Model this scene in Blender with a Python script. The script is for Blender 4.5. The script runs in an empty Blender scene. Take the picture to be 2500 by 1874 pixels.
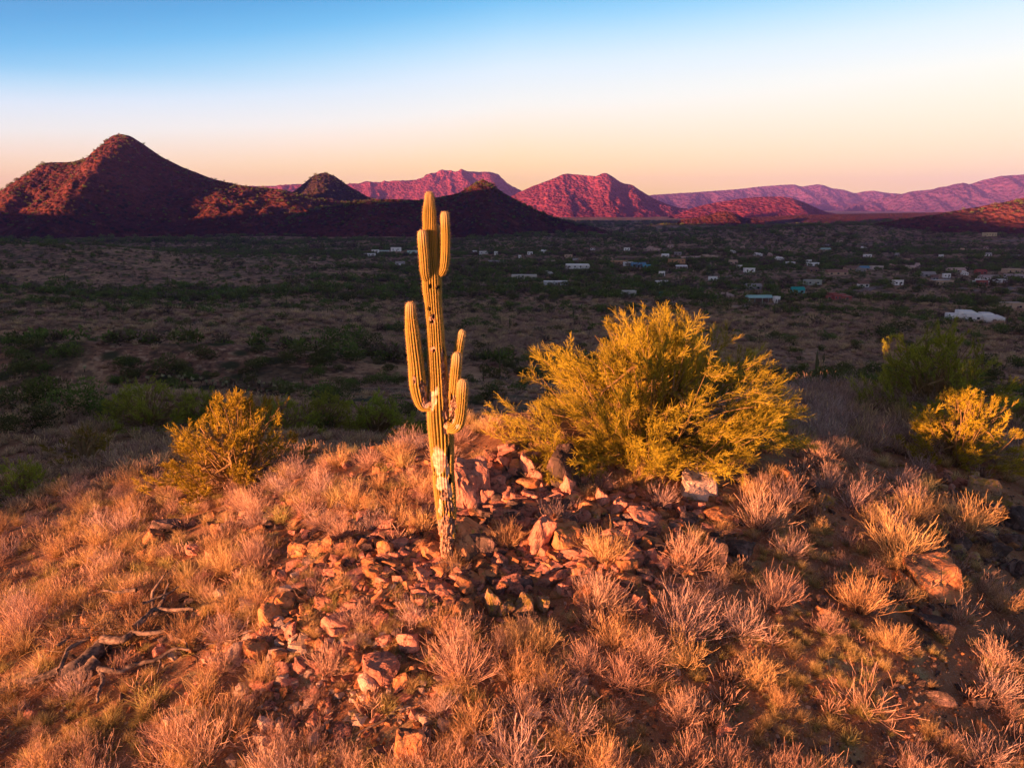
import bpy, bmesh, math
import numpy as np
from math import radians as R, sin, cos, tan, pi

# ------------------------------------------------------------------ camera, sky, sun, exposure
S = bpy.context.scene
C = S.collection
F = 1888.0                       # focal length in pixels of the 2500 x 1874 photograph
P = R(13.0)                      # the drone looks 13 degrees down; its lens is the origin
cam = bpy.data.objects.new('camera', bpy.data.cameras.new('camera'))
C.objects.link(cam)
cam.data.sensor_width = 36.0
cam.data.lens = 36.0 * F / 2500.0
cam.data.clip_start = 0.1
cam.data.clip_end = 90000.0
cam.rotation_euler = (R(90) - P, 0, 0)
S.camera = cam

SUN_AZ = R(52.0)                 # how far to the left of straight behind the camera
SUN_EL = R(3.0)
sdir = np.array([-sin(SUN_AZ) * cos(SUN_EL), -cos(SUN_AZ) * cos(SUN_EL), sin(SUN_EL)])   # towards the sun
sun = bpy.data.objects.new('sun', bpy.data.lights.new('sun', 'SUN'))
C.objects.link(sun)
sun.data.energy = 5.0
sun.data.angle = R(0.53)
sun.data.color = (1.0, 0.375, 0.155)
from mathutils import Vector, Matrix
sun.rotation_euler = Vector(sdir).to_track_quat('Z', 'Y').to_euler()

W = bpy.data.worlds.new('World'); S.world = W; W.use_nodes = True
wt = W.node_tree; wt.nodes.clear()
def wn(t, **k):
    n = wt.nodes.new(t)
    for a, b in k.items(): setattr(n, a, b)
    return n
wo = wn('ShaderNodeOutputWorld'); bg = wn('ShaderNodeBackground'); bg2 = wn('ShaderNodeBackground'); add = wn('ShaderNodeAddShader')
sky = wn('ShaderNodeTexSky', sky_type='NISHITA', sun_disc=False)
sky.sun_elevation = SUN_EL; sky.sun_rotation = math.atan2(sdir[0], sdir[1]); sky.air_density = 1.2; sky.dust_density = 1.5
bg2.inputs[1].default_value = 0.013
wt.links.new(sky.outputs[0], bg2.inputs[0])
tc = wn('ShaderNodeTexCoord'); sx = wn('ShaderNodeSeparateXYZ')
wt.links.new(tc.outputs['Generated'], sx.inputs[0])
m1 = wn('ShaderNodeMath', operation='ARCSINE'); wt.links.new(sx.outputs['Z'], m1.inputs[0])
m2 = wn('ShaderNodeMath', operation='MULTIPLY_ADD'); m2.inputs[1].default_value = -0.15; m2.inputs[2].default_value = 0.0
wt.links.new(sx.outputs['X'], m2.inputs[0])                       # the blue comes down lower on the west side
# the tilt fades to nothing at the horizon
m5 = wn('ShaderNodeMath', operation='MULTIPLY'); m5.inputs[1].default_value = 7.0; m5.use_clamp = True
wt.links.new(m1.outputs[0], m5.inputs[0])
m6 = wn('ShaderNodeMath', operation='MULTIPLY'); wt.links.new(m2.outputs[0], m6.inputs[0]); wt.links.new(m5.outputs[0], m6.inputs[1])
m3 = wn('ShaderNodeMath', operation='ADD'); wt.links.new(m1.outputs[0], m3.inputs[0]); wt.links.new(m6.outputs[0], m3.inputs[1])
m4 = wn('ShaderNodeMath', operation='MULTIPLY'); m4.inputs[1].default_value = 2 / pi; m4.use_clamp = True
m7 = wn('ShaderNodeMath', operation='MAXIMUM'); m7.inputs[1].default_value = 0.0; wt.links.new(sx.outputs['X'], m7.inputs[0])
m8 = wn('ShaderNodeMath', operation='MULTIPLY_ADD'); m8.inputs[1].default_value = 0.095; wt.links.new(m7.outputs[0], m8.inputs[0]); wt.links.new(m3.outputs[0], m8.inputs[2])
wt.links.new(m8.outputs[0], m4.inputs[0])
rp = wn('ShaderNodeValToRGB'); wt.links.new(m4.outputs[0], rp.inputs[0])
def srgb(r, g, b):
    f = lambda c: (c / 255 / 12.92) if c <= 10 else ((c / 255 + 0.055) / 1.055) ** 2.4
    return (f(r), f(g), f(b), 1)
stops = [(0.0, srgb(255, 212, 124)), (1.2, srgb(255, 216, 136)), (2.8, srgb(255, 223, 164)), (4.9, srgb(250, 233, 211)), (6.8, srgb(237, 240, 240)), (9.3, srgb(208, 230, 250)), (10.8, srgb(172, 217, 248)), (12.1, srgb(128, 200, 244)),
         (13.5, srgb(72, 178, 236)), (15.0, srgb(20, 156, 222)), (17.0, srgb(0, 136, 204)), (20, srgb(22, 104, 182)), (28, srgb(62, 76, 106)), (45, srgb(80, 70, 80)), (90, srgb(80, 66, 72))]
el = rp.color_ramp.elements
el[0].position = 0; el[0].color = stops[0][1]
el[1].position = 1; el[1].color = stops[-1][1]
thick = lambda d: 1 + 0.26 * math.exp(-(d / 3.2) ** 2)            # the long way through the haze near the horizon takes this much away again
stops = [(d, (c[0] * thick(d) * 0.99, c[1] * (1 + (thick(d) - 1) * 0.8), c[2] * (1 + (thick(d) - 1) * 0.45), 1)) for d, c in stops]
el[0].color = stops[0][1]
for d, c in stops[1:-1]:
    e = el.new(d / 90.0); e.color = c
wt.links.new(rp.outputs[0], bg.inputs[0]); bg.inputs[1].default_value = 1.04 / 6.28
wt.links.new(bg.outputs[0], add.inputs[0]); wt.links.new(bg2.outputs[0], add.inputs[1]); wt.links.new(add.outputs[0], wo.inputs[0])

S.view_settings.view_transform = 'Standard'; S.view_settings.look = 'None'
S.view_settings.exposure = 2.65; S.view_settings.gamma = 1.0
S.render.engine = 'CYCLES'
S.cycles.max_bounces = 6; S.cycles.diffuse_bounces = 3; S.cycles.glossy_bounces = 2; S.cycles.transmission_bounces = 3
S.cycles.volume_bounces = 1; S.cycles.transparent_max_bounces = 6

# ------------------------------------------------------------------ numbers: noise, terrain, pixels to ground
rng = np.random.RandomState(7)
_perm = np.random.RandomState(3).rand(1 << 14)
def _h(ix, iy, s):
    return _perm[(ix * 7349 + iy * 9151 + s * 2657 + (ix * iy) * 31) & 16383]
def vnoise(x, y, s=0):
    x = np.asarray(x, float); y = np.asarray(y, float)
    ix = np.floor(x).astype(np.int64); iy = np.floor(y).astype(np.int64)
    fx = x - ix; fy = y - iy
    fx = fx * fx * fx * (fx * (fx * 6 - 15) + 10); fy = fy * fy * fy * (fy * (fy * 6 - 15) + 10)
    a = _h(ix, iy, s); b = _h(ix + 1, iy, s); c = _h(ix, iy + 1, s); d = _h(ix + 1, iy + 1, s)
    return (a + (b - a) * fx) * (1 - fy) + (c + (d - c) * fx) * fy
def fbm(x, y, s=0, o=4):
    t = 0; a = 0.5; w = 0
    for i in range(o):
        t = t + a * (vnoise(x, y, s + i * 13) - 0.5); w += a
        x = np.asarray(x) * 2.03 + 17.1; y = np.asarray(y) * 2.03 - 9.7; a *= 0.5
    return t / w * 2
def ridged(x, y, s=0, o=4):
    t = 0; a = 0.5; w = 0
    for i in range(o):
        t = t + a * (1 - np.abs(vnoise(x, y, s + i * 13) * 2 - 1)); w += a
        x = np.asarray(x) * 2.03 + 17.1; y = np.asarray(y) * 2.03 - 9.7; a *= 0.5
    return t / w
def sst(a, b, x):
    t = np.clip((np.asarray(x, float) - a) / (b - a), 0, 1)
    return t * t * (3 - 2 * t)
def ray(px, py):
    dx = (np.asarray(px, float) - 1250) / F; dy = (937 - np.asarray(py, float)) / F
    return np.stack([dx, cos(P) + dy * sin(P), -sin(P) + dy * cos(P)], -1)
def pt(px, py, Y):
    d = ray(px, py); k = np.asarray(Y, float) / d[..., 1]
    return d * k[..., None]
def project(p):
    p = np.asarray(p, float)
    z = p[..., 1] * cos(P) - p[..., 2] * sin(P)
    u = p[..., 1] * sin(P) + p[..., 2] * cos(P)
    return 1250 + F * p[..., 0] / z, 937 - F * u / z, z

_pr = np.array([0, 30, 60, 120, 160, 300, 550, 1200, 2200, 5000, 30000], float)
_pz = np.array([-11, -14, -20, -28, -34, -47, -57, -61, -64, -66, -70], float)
def bump(x, y, cx, cy, ax, ay, rot, h):
    c, s = cos(rot), sin(rot)
    u = ((x - cx) * c + (y - cy) * s) / ax; v = (-(x - cx) * s + (y - cy) * c) / ay
    return h * np.exp(-(u * u + v * v))
def far_z(x, y):
    r = np.hypot(x, y)
    z = np.interp(r, _pr, _pz)
    z = z + bump(x, y, -85, 140, 70, 14, R(8), 9.5) + bump(x, y, -190, 235, 110, 20, R(5), 9) + bump(x, y, -230, 330, 150, 26, R(-5), 9)            # two grassy spurs on the left
    z = z + bump(x, y, -62, 84, 40, 9, R(14), 5.0)
    z = z + bump(x, y, -520, 720, 260, 150, R(-12), 26)        # the dark slope under the peak
    z = z + bump(x, y, -330, 430, 120, 40, R(-10), 9)
    z = z + bump(x, y, 620, 1500, 420, 240, R(20), 22)         # low rises on the right
    z = z + bump(x, y, 1250, 1900, 500, 300, R(10), 34)
    n = fbm(x / 130, y / 130, 5, 4) * 5.0 * sst(110, 260, r) + fbm(x / 22, y / 22, 9, 3) * 1.0 * sst(60, 140, r)
    return z + n * (1 - sst(4000, 9000, r))
_ctl = [(0,1874,10.0),(500,1874,9.7),(1000,1874,9.3),(1500,1874,9.3),(2000,1874,9.8),(2500,1874,10.2),
 (0,1650,12.2),(500,1650,11.4),(1000,1640,10.9),(1500,1640,11.0),(2000,1640,11.3),(2500,1640,12.3),
 (0,1450,16.4),(400,1450,14.0),(800,1450,12.8),(1088,1385,13.7),(1400,1400,13.5),(1800,1420,13.5),(2150,1430,13.9),(2500,1440,15.2),
 (0,1280,23),(400,1290,18.4),(700,1300,15.6),(900,1270,15.3),(1250,1250,15.5),(1600,1250,15.7),(1950,1280,15.9),(2300,1280,16.9),(2500,1270,18.4),
 (0,1130,36),(300,1150,28),(560,1180,21.5),(750,1120,21),(900,1100,19.6),(1060,1080,18.8),(1250,1060,18.2),(1400,1090,18),(1560,1120,17.8),(1750,1130,18.2),(1900,1130,18.8),(2100,1120,20.5),(2330,1130,22),(2500,1150,23),
 (1250,1030,19.2),(1560,1000,21.2),(1950,1050,24),(2150,1040,27),(2050,960,31.5),(2280,990,30.5),(1850,985,27),
 (0,1020,46),(300,1040,46),(600,1065,44),(800,1064,42),(700,1105,25),(0,950,70),(400,950,72),(800,1000,62)]
_c = np.array(_ctl, float)
_cp = pt(_c[:, 0], _c[:, 1], _c[:, 2])
_ex = np.array([(0,26,-8.6),(-4,26,-8.8),(5,29,-9.2),(0,40,-14),(12,42,-13.5),(0,60,-20),(22,55,-17),(0,3,-10.8),(-8,3,-11.5),(8,3,-12),(0,-10,-14),(-16,0,-14),(16,0,-16),(0,-40,-22),(-40,-10,-22),(40,0,-24)], float)
_rg = []
for rr in (90, 130):
    for a in range(-180, 180, 20):
        x, y = rr * sin(R(a)), rr * cos(R(a)); _rg.append((x, y, float(far_z(x, y))))
_cp = np.vstack([_cp, _ex, np.array(_rg)])
def _U(r2): return 0.5 * r2 * np.log(r2 + 1e-9)
def _tps(pts, lam=0.6):
    n = len(pts); d2 = ((pts[:, None, :2] - pts[None, :, :2]) ** 2).sum(-1)
    K = _U(d2) + lam * np.eye(n); Q = np.hstack([np.ones((n, 1)), pts[:, :2]])
    A = np.zeros((n + 3, n + 3)); A[:n, :n] = K; A[:n, n:] = Q; A[n:, :n] = Q.T
    return np.linalg.solve(A, np.concatenate([pts[:, 2], np.zeros(3)]))
_tw = _tps(_cp)
def near_z(x, y):
    x = np.asarray(x, float); sh = x.shape; x = x.ravel(); y = np.asarray(y, float).ravel()
    o = _tw[-3] + _tw[-2] * x + _tw[-1] * y
    for i in range(len(_cp)): o = o + _tw[i] * _U((x - _cp[i, 0]) ** 2 + (y - _cp[i, 1]) ** 2)
    n = fbm(x / 1.7, y / 1.7, 21, 4) * 0.16 + fbm(x / 6, y / 6, 23, 2) * 0.12
    return (o + n).reshape(sh)
def ground(x, y):
    x = np.asarray(x, float); y = np.asarray(y, float); x, y = np.broadcast_arrays(x, y)
    r = np.hypot(x, y); w = sst(60, 115, r)
    z = np.array(far_z(x, y)); m = r < 116
    if m.any(): z[m] = near_z(x[m], y[m]) * (1 - w[m]) + z[m] * w[m]
    return z
_ta = np.radians(np.linspace(-52, 52, 521)); _tr = np.geomspace(4, 7000, 1000)
_TZ = ground(_tr[:, None] * np.sin(_ta)[None], _tr[:, None] * np.cos(_ta)[None])
def gz(x, y):
    """the same ground, read from a table (fast)"""
    r = np.hypot(x, y); a = np.arctan2(x, y)
    i = np.clip(np.log(np.maximum(r, 4.0) / 4) / math.log(7000 / 4) * 999, 0, 998.999); j = np.clip((a + R(52)) / R(104) * 520, 0, 519.999)
    i0 = i.astype(int); j0 = j.astype(int); u = i - i0; v = j - j0
    return (_TZ[i0, j0] * (1 - v) + _TZ[i0, j0 + 1] * v) * (1 - u) + (_TZ[i0 + 1, j0] * (1 - v) + _TZ[i0 + 1, j0 + 1] * v) * u
def at(px, py, tmax=6000.0):
    """where the sight line through a pixel meets the ground (vectorised)"""
    px = np.atleast_1d(np.asarray(px, float)); py = np.atleast_1d(np.asarray(py, float))
    d = ray(px, py); d = d / d[:, 1:2]
    ts = np.geomspace(6, tmax, 420)
    lo = np.full(len(px), 6.0); hi = np.full(len(px), tmax); done = np.zeros(len(px), bool)
    for t in ts:
        q = d * t; hit = (~done) & (q[:, 2] < gz(q[:, 0], q[:, 1]))
        hi[hit] = t; done |= hit; lo[~done] = t
        if done.all(): break
    for _ in range(14):
        mid = (lo + hi) / 2; q = d * mid[:, None]; b = q[:, 2] < gz(q[:, 0], q[:, 1])
        hi = np.where(b, mid, hi); lo = np.where(b, lo, mid)
    return d * hi[:, None]
def at1(px, py): return at(px, py)[0]

# ------------------------------------------------------------------ objects
def mesh_np(name, v, faces, mats=(), attrs=None, smooth=False):
    """faces: list of index arrays, (M,3) or (M,4)"""
    me = bpy.data.meshes.new(name)
    if not isinstance(faces, (list, tuple)): faces = [faces]
    faces = [np.asarray(f, np.int32) for f in faces if len(f)]
    v = np.asarray(v, np.float32)
    tot = sum(f.size for f in faces); nf = sum(len(f) for f in faces)
    me.vertices.add(len(v)); me.vertices.foreach_set('co', v.ravel())
    me.loops.add(tot); me.loops.foreach_set('vertex_index', np.concatenate([f.ravel() for f in faces]))
    st = []; o = 0
    for f in faces:
        st.append(o + np.arange(len(f), dtype=np.int32) * f.shape[1]); o += f.size
    me.polygons.add(nf); me.polygons.foreach_set('loop_start', np.concatenate(st))
    me.polygons.foreach_set('use_smooth', np.full(nf, smooth))
    for m in mats: me.materials.append(m)
    for k, a in (attrs or {}).items():
        at_ = me.attributes.new(k, 'FLOAT', 'POINT'); at_.data.foreach_set('value', np.asarray(a, np.float32))
    me.update(calc_edges=True); me.validate()
    return me
def link(name, me, parent=None, loc=None, rz=None, scale=None, rot=None):
    o = bpy.data.objects.new(name, me); C.objects.link(o)
    if parent is not None: o.parent = parent
    if loc is not None: o.location = [float(q) for q in loc]
    if rot is not None: o.rotation_euler = [float(q) for q in rot]
    elif rz is not None: o.rotation_euler = (0, 0, float(rz))
    if scale is not None: o.scale = (scale,) * 3 if np.isscalar(scale) else [float(q) for q in scale]
    return o
def tag(o, label=None, cat=None, group=None, kind=None):
    if label: o['label'] = label
    if cat: o['category'] = cat
    if group: o['group'] = group
    if kind: o['kind'] = kind
    return o

# ------------------------------------------------------------------ materials
class NT:
    def __init__(s, name):
        s.m = bpy.data.materials.new(name); s.m.use_nodes = True; s.t = s.m.node_tree; s.t.nodes.clear()
        s.out = s.n('ShaderNodeOutputMaterial')
    def n(s, t, ins=None, **k):
        q = s.t.nodes.new(t)
        for a, b in k.items(): setattr(q, a, b)
        for a, b in (ins or {}).items():
            if isinstance(b, bpy.types.NodeSocket): s.t.links.new(b, q.inputs[a])
            else: q.inputs[a].default_value = b
        return q
    def noise(s, vec, scale, detail=4, rough=0.55, dim='3D'):
        return s.n('ShaderNodeTexNoise', {'Vector': vec, 'Scale': scale, 'Detail': detail, 'Roughness': rough}).outputs['Fac']
    def vor(s, vec, scale, out='Distance', feature='F1', rand=1.0):
        return s.n('ShaderNodeTexVoronoi', {'Vector': vec, 'Scale': scale, 'Randomness': rand}, feature=feature).outputs[out]
    def ramp(s, fac, a, b):
        return s.n('ShaderNodeMapRange', {0: fac, 1: a, 2: b}, clamp=True, interpolation_type='SMOOTHSTEP').outputs[0]
    def mix(s, fac, a, b):
        q = s.n('ShaderNodeMix', data_type='RGBA')
        for i, x in ((0, fac), (6, a), (7, b)):
            if isinstance(x, bpy.types.NodeSocket): s.t.links.new(x, q.inputs[i])
            else: q.inputs[i].default_value = (x if i == 0 else (tuple(x) + (1,))[:4])
        return q.outputs[2]
    def math(s, op, a, b=0.0, clamp=False):
        q = s.n('ShaderNodeMath', operation=op, use_clamp=clamp)
        for i, x in ((0, a), (1, b)):
            if isinstance(x, bpy.types.NodeSocket): s.t.links.new(x, q.inputs[i])
            else: q.inputs[i].default_value = x
        return q.outputs[0]
    def attr(s, name): return s.n('ShaderNodeAttribute', attribute_name=name).outputs['Fac']
    def scalec(s, col, k):
        q = s.n('ShaderNodeHueSaturation'); s.t.links.new(col, q.inputs['Color'])
        if isinstance(k, bpy.types.NodeSocket): s.t.links.new(k, q.inputs['Value'])
        else: q.inputs['Value'].default_value = k
        return q.outputs[0]
    def finish(s, col, rough=0.9, bump=None, strength=0.5, dist=0.02, spec=0.2, trans=0.0):
        b = s.n('ShaderNodeBsdfPrincipled'); 
        if isinstance(col, bpy.types.NodeSocket): s.t.links.new(col, b.inputs['Base Color'])
        else: b.inputs['Base Color'].default_value = tuple(col) + (1,)
        b.inputs['Roughness'].default_value = rough; b.inputs['Specular IOR Level'].default_value = spec
        if bump is not None:
            q = s.n('ShaderNodeBump', {'Height': bump, 'Strength': strength, 'Distance': dist}); s.t.links.new(q.outputs[0], b.inputs['Normal'])
        sh = b.outputs[0]
        if trans:
            t = s.n('ShaderNodeBsdfTranslucent')
            if isinstance(col, bpy.types.NodeSocket): s.t.links.new(col, t.inputs[0])
            else: t.inputs[0].default_value = tuple(col) + (1,)
            x = s.n('ShaderNodeMixShader', {0: trans}); s.t.links.new(sh, x.inputs[1]); s.t.links.new(t.outputs[0], x.inputs[2]); sh = x.outputs[0]
        s.t.links.new(sh, s.out.inputs[0])
        return s.m
    def obj(s): return s.n('ShaderNodeTexCoord').outputs['Object']
    def pos(s): return s.n('ShaderNodeNewGeometry').outputs['Position']
    def rnd(s): return s.n('ShaderNodeObjectInfo').outputs['Random']
def flat(name, col, rough=0.85, var=0.12, scale=3.0):
    q = NT(name); n = q.noise(q.pos(), scale, 3); k = q.ramp(n, 0.25, 0.75)
    c = q.mix(k, [x * (1 - var) for x in col], [min(1, x * (1 + var)) for x in col])
    return q.finish(c, rough, n, 0.15, 0.01)

def m_ground():
    q = NT('ground'); p = q.pos(); kn = q.attr('knoll')
    # bare gravelly soil of the knoll
    a = q.noise(p, 0.9, 5); b = q.noise(p, 5.0, 5, 0.65); g = q.noise(p, 34.0, 3, 0.6)
    c = q.mix(q.ramp(a, 0.35, 0.62), (0.20, 0.095, 0.055), (0.33, 0.18, 0.10))
    c = q.mix(q.ramp(b, 0.52, 0.68), c, (0.30, 0.125, 0.055))
    c = q.mix(q.ramp(q.noise(p, 2.3, 4), 0.55, 0.72), c, (0.30, 0.25, 0.13))
    c = q.mix(q.ramp(g, 0.56, 0.72), c, (0.45, 0.33, 0.26))
    c = q.mix(q.ramp(g, 0.42, 0.28), c, (0.11, 0.06, 0.045))
    # the bajada: dry grass, bare fans, dark scrub patches
    A = q.noise(p, 0.012, 5, 0.6); Bn = q.noise(p, 0.16, 4, 0.6); D = q.noise(p, 0.9, 3, 0.6)
    v = q.mix(q.ramp(A, 0.38, 0.62), (0.29, 0.155, 0.10), (0.44, 0.265, 0.155))
    v = q.mix(q.ramp(Bn, 0.45, 0.66), v, (0.20, 0.11, 0.075))
    v = q.mix(q.ramp(D, 0.52, 0.66), v, (0.48, 0.32, 0.21))
    v = q.mix(q.ramp(D, 0.46, 0.34), v, (0.10, 0.06, 0.05))
    v = q.mix(q.math('MULTIPLY', q.ramp(q.noise(p, 0.075, 4, 0.65), 0.54, 0.66), 0.8), v, (0.56, 0.37, 0.22))
    v = q.mix(q.math('MULTIPLY', q.ramp(q.noise(p, 0.3, 3, 0.6), 0.52, 0.62), 0.75), v, (0.085, 0.06, 0.045))
    sp = q.vor(p, 0.17); sp2 = q.vor(p, 0.06)
    v = q.mix(q.math('MULTIPLY', q.ramp(sp, 0.42, 0.22), q.ramp(A, 0.62, 0.40)), v, (0.055, 0.06, 0.03))
    v = q.mix(q.math('MULTIPLY', q.ramp(sp2, 0.45, 0.25), 0.6), v, (0.06, 0.062, 0.035))
    col = q.mix(kn, v, c)
    h = q.math('ADD', q.math('MULTIPLY', b, 0.6), q.math('MULTIPLY', g, 0.35))
    hv = q.math('ADD', q.math('MULTIPLY', D, 8.0), q.math('MULTIPLY', sp, -6.0))
    hh = q.math('ADD', q.math('MULTIPLY', h, kn), q.math('MULTIPLY', hv, q.math('SUBTRACT', 1.0, kn)))
    return q.finish(col, 0.95, hh, 0.8, 0.06, 0.1)
def m_mountain(name, base, dark, pale, sc):
    q = NT(name); p = q.pos()
    a = q.noise(p, 0.0045 * sc, 6, 0.62); b = q.noise(p, 0.03 * sc, 5, 0.65); d = q.vor(p, 0.085 * sc); e = q.vor(p, 0.2 * sc)
    z = q.n('ShaderNodeSeparateXYZ', {0: p}).outputs[2]
    st = q.noise(q.n('ShaderNodeCombineXYZ', {2: z}).outputs[0], 0.05, 4, 0.6)
    c = q.mix(q.ramp(a, 0.36, 0.64), base, [x * 0.62 for x in base])
    c = q.mix(q.ramp(b, 0.56, 0.72), c, pale)
    c = q.mix(q.math('MULTIPLY', q.ramp(st, 0.55, 0.65), 0.35), c, pale)
    c = q.mix(q.math('MULTIPLY', q.ramp(d, 0.55, 0.25), q.ramp(b, 0.64, 0.42)), c, dark)
    c = q.mix(q.math('MULTIPLY', q.ramp(e, 0.5, 0.25), 0.55), c, dark)
    h = q.math('ADD', q.math('MULTIPLY', b, 16.0), q.math('MULTIPLY', d, -6.0))
    return q.finish(c, 0.95, h, 1.0, 1.4 / sc, 0.05)
def m_rock(name, c1, c2, dark=(0.055, 0.043, 0.04), varn=0.5, lichen=0.0):
    q = NT(name); o = q.obj(); r = q.rnd()
    off = q.n('ShaderNodeCombineXYZ', {0: q.math('MULTIPLY', r, 37.0), 1: q.math('MULTIPLY', r, 91.0), 2: r}).outputs[0]
    p = q.n('ShaderNodeVectorMath', {0: o, 1: off}, operation='ADD').outputs[0]
    a = q.noise(p, 2.2, 5, 0.6); b = q.noise(p, 8.0, 5, 0.65); g = q.noise(p, 30.0, 3, 0.6)
    c = q.mix(q.ramp(a, 0.35, 0.65), c1, c2)
    c = q.mix(q.math('MULTIPLY', q.ramp(b, 0.52, 0.68), 0.65), c, [x * 0.5 for x in c1])
    c = q.mix(q.math('MULTIPLY', q.ramp(g, 0.55, 0.7), 0.5), c, [min(0.6, x * 1.5) for x in c2])
    va = q.noise(p, 1.5, 6, 0.7)
    c = q.mix(q.math('MULTIPLY', q.ramp(va, 0.62 - 0.2 * varn, 0.72 - 0.2 * varn), 0.85), c, dark)
    if lichen:
        l = q.noise(p, 3.4, 6, 0.75)
        c = q.mix(q.math('MULTIPLY', q.ramp(l, 0.60 - 0.12 * lichen, 0.66 - 0.1 * lichen), 0.9), c, (0.30, 0.22, 0.045))
    c = q.scalec(c, q.math('ADD', q.math('MULTIPLY', r, 0.5), 0.75))
    cr = q.vor(p, 3.2, feature='DISTANCE_TO_EDGE')
    h = q.math('ADD', q.math('ADD', q.math('MULTIPLY', b, 0.6), q.math('MULTIPLY', g, 0.3)), q.math('MULTIPLY', q.ramp(cr, 0.0, 0.05), 0.25))
    return q.finish(c, 0.88, h, 0.75, 0.06, 0.25)
def m_stem(name, c1, c2, trans=0.15, rv=0.35):
    """thin stems and leaves: c1 at the foot, c2 at the tip, each plant a little different"""
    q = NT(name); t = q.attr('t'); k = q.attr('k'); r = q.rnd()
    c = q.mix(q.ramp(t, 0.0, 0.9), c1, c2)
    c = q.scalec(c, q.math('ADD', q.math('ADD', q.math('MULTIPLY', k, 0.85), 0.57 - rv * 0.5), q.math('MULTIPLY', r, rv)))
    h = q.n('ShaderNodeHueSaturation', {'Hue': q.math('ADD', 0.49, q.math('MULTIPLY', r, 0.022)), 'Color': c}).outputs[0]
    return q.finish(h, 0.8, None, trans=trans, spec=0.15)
def m_bark(name, c1, c2):
    q = NT(name); p = q.obj(); a = q.noise(p, 9.0, 5, 0.65)
    return q.finish(q.mix(q.ramp(a, 0.35, 0.65), c1, c2), 0.9, a, 0.6, 0.02)
M = dict(
 ground=m_ground(),
 rock_pink=m_rock('rock_pink', (0.45, 0.18, 0.125), (0.55, 0.27, 0.20), varn=0.5),
 rock_orange=m_rock('rock_orange', (0.44, 0.17, 0.07), (0.50, 0.25, 0.125), varn=0.5, lichen=0.3),
 rock_dark=m_rock('rock_dark', (0.15, 0.095, 0.088), (0.23, 0.15, 0.13), varn=0.9),
 rock_pale=m_rock('rock_pale', (0.52, 0.36, 0.28), (0.62, 0.46, 0.37), varn=0.2),
 rock_lichen=m_rock('rock_lichen', (0.36, 0.21, 0.13), (0.42, 0.27, 0.18), varn=0.5, lichen=1.0),
 dry=m_stem('dry_stems', (0.20, 0.11, 0.085), (0.66, 0.43, 0.32)),
 dry2=m_stem('mauve_stems', (0.18, 0.11, 0.105), (0.60, 0.43, 0.38)),
 dry3=m_stem('golden_stems', (0.26, 0.14, 0.06), (0.74, 0.49, 0.24)),
 grass2=m_stem('green_straw', (0.18, 0.15, 0.05), (0.50, 0.42, 0.16), 0.25),
 grass=m_stem('straw', (0.30, 0.19, 0.07), (0.62, 0.46, 0.22), 0.25),
 scrub=m_stem('scrub', (0.17, 0.10, 0.085), (0.42, 0.27, 0.20)),
 palo=m_stem('palo_verde_twigs', (0.11, 0.115, 0.018), (0.42, 0.325, 0.03), 0.15),
 palo_lime=m_stem('palo_verde_twigs_lime', (0.15, 0.135, 0.018), (0.50, 0.40, 0.03), 0.15),
 palo_dark=m_stem('palo_verde_twigs_green', (0.14, 0.16, 0.024), (0.40, 0.43, 0.05), 0.2),
 bush=m_stem('bush_leaves', (0.045, 0.065, 0.016), (0.12, 0.16, 0.036), 0.2, 0.5),
 bark=m_bark('green_bark', (0.19, 0.125, 0.05), (0.29, 0.19, 0.09)),
 straw=m_stem('pale_straw', (0.24, 0.15, 0.09), (0.58, 0.40, 0.23)),
 deadwood=m_bark('dead_wood', (0.06, 0.045, 0.042), (0.24, 0.18, 0.15)),
)
# ------------------------------------------------------------------ the ground: one sheet out to the horizon
def polar(name, az, rr):
    A, Rr = np.meshgrid(az, rr); x = Rr * np.sin(A); y = Rr * np.cos(A)
    z = ground(x, y); v = np.stack([x, y, z], -1).reshape(-1, 3)
    na, nr = len(az), len(rr)
    i = (np.arange(nr - 1)[:, None] * na + np.arange(na - 1)[None, :]).ravel()
    f = np.stack([i, i + na, i + na + 1, i + 1], -1)[:, ::-1]
    kn = 1 - sst(30, 75, np.hypot(x, y)).ravel()
    return v, f, kn
az1 = np.radians(np.linspace(-44, 44, 400)); az2 = np.radians(np.linspace(44, 316, 90))
rr = np.concatenate([np.geomspace(3, 60, 330), np.geomspace(60, 3000, 300)[1:], np.geomspace(3000, 13200, 24)[1:]])
v1, f1, k1 = polar('g', az1, rr); v2, f2, k2 = polar('g', az2, rr[::3])
cap = np.array([[0, 0, float(ground(np.array([0.0]), np.array([0.0]))[0])]])
n1 = len(v1); n2 = len(v2)
c1 = np.stack([np.full(399, n1 + n2), np.arange(1, 400), np.arange(399)], -1)
c2 = np.stack([np.full(89, n1 + n2), n1 + np.arange(1, 90), n1 + np.arange(89)], -1)
gm = mesh_np('ground', np.vstack([v1, v2, cap]), [f1, f2 + n1, c1, c2], [M['ground']], {'knoll': np.concatenate([k1, k2, [1.0]])}, True)
tag(link('ground', gm), kind='structure')

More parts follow.
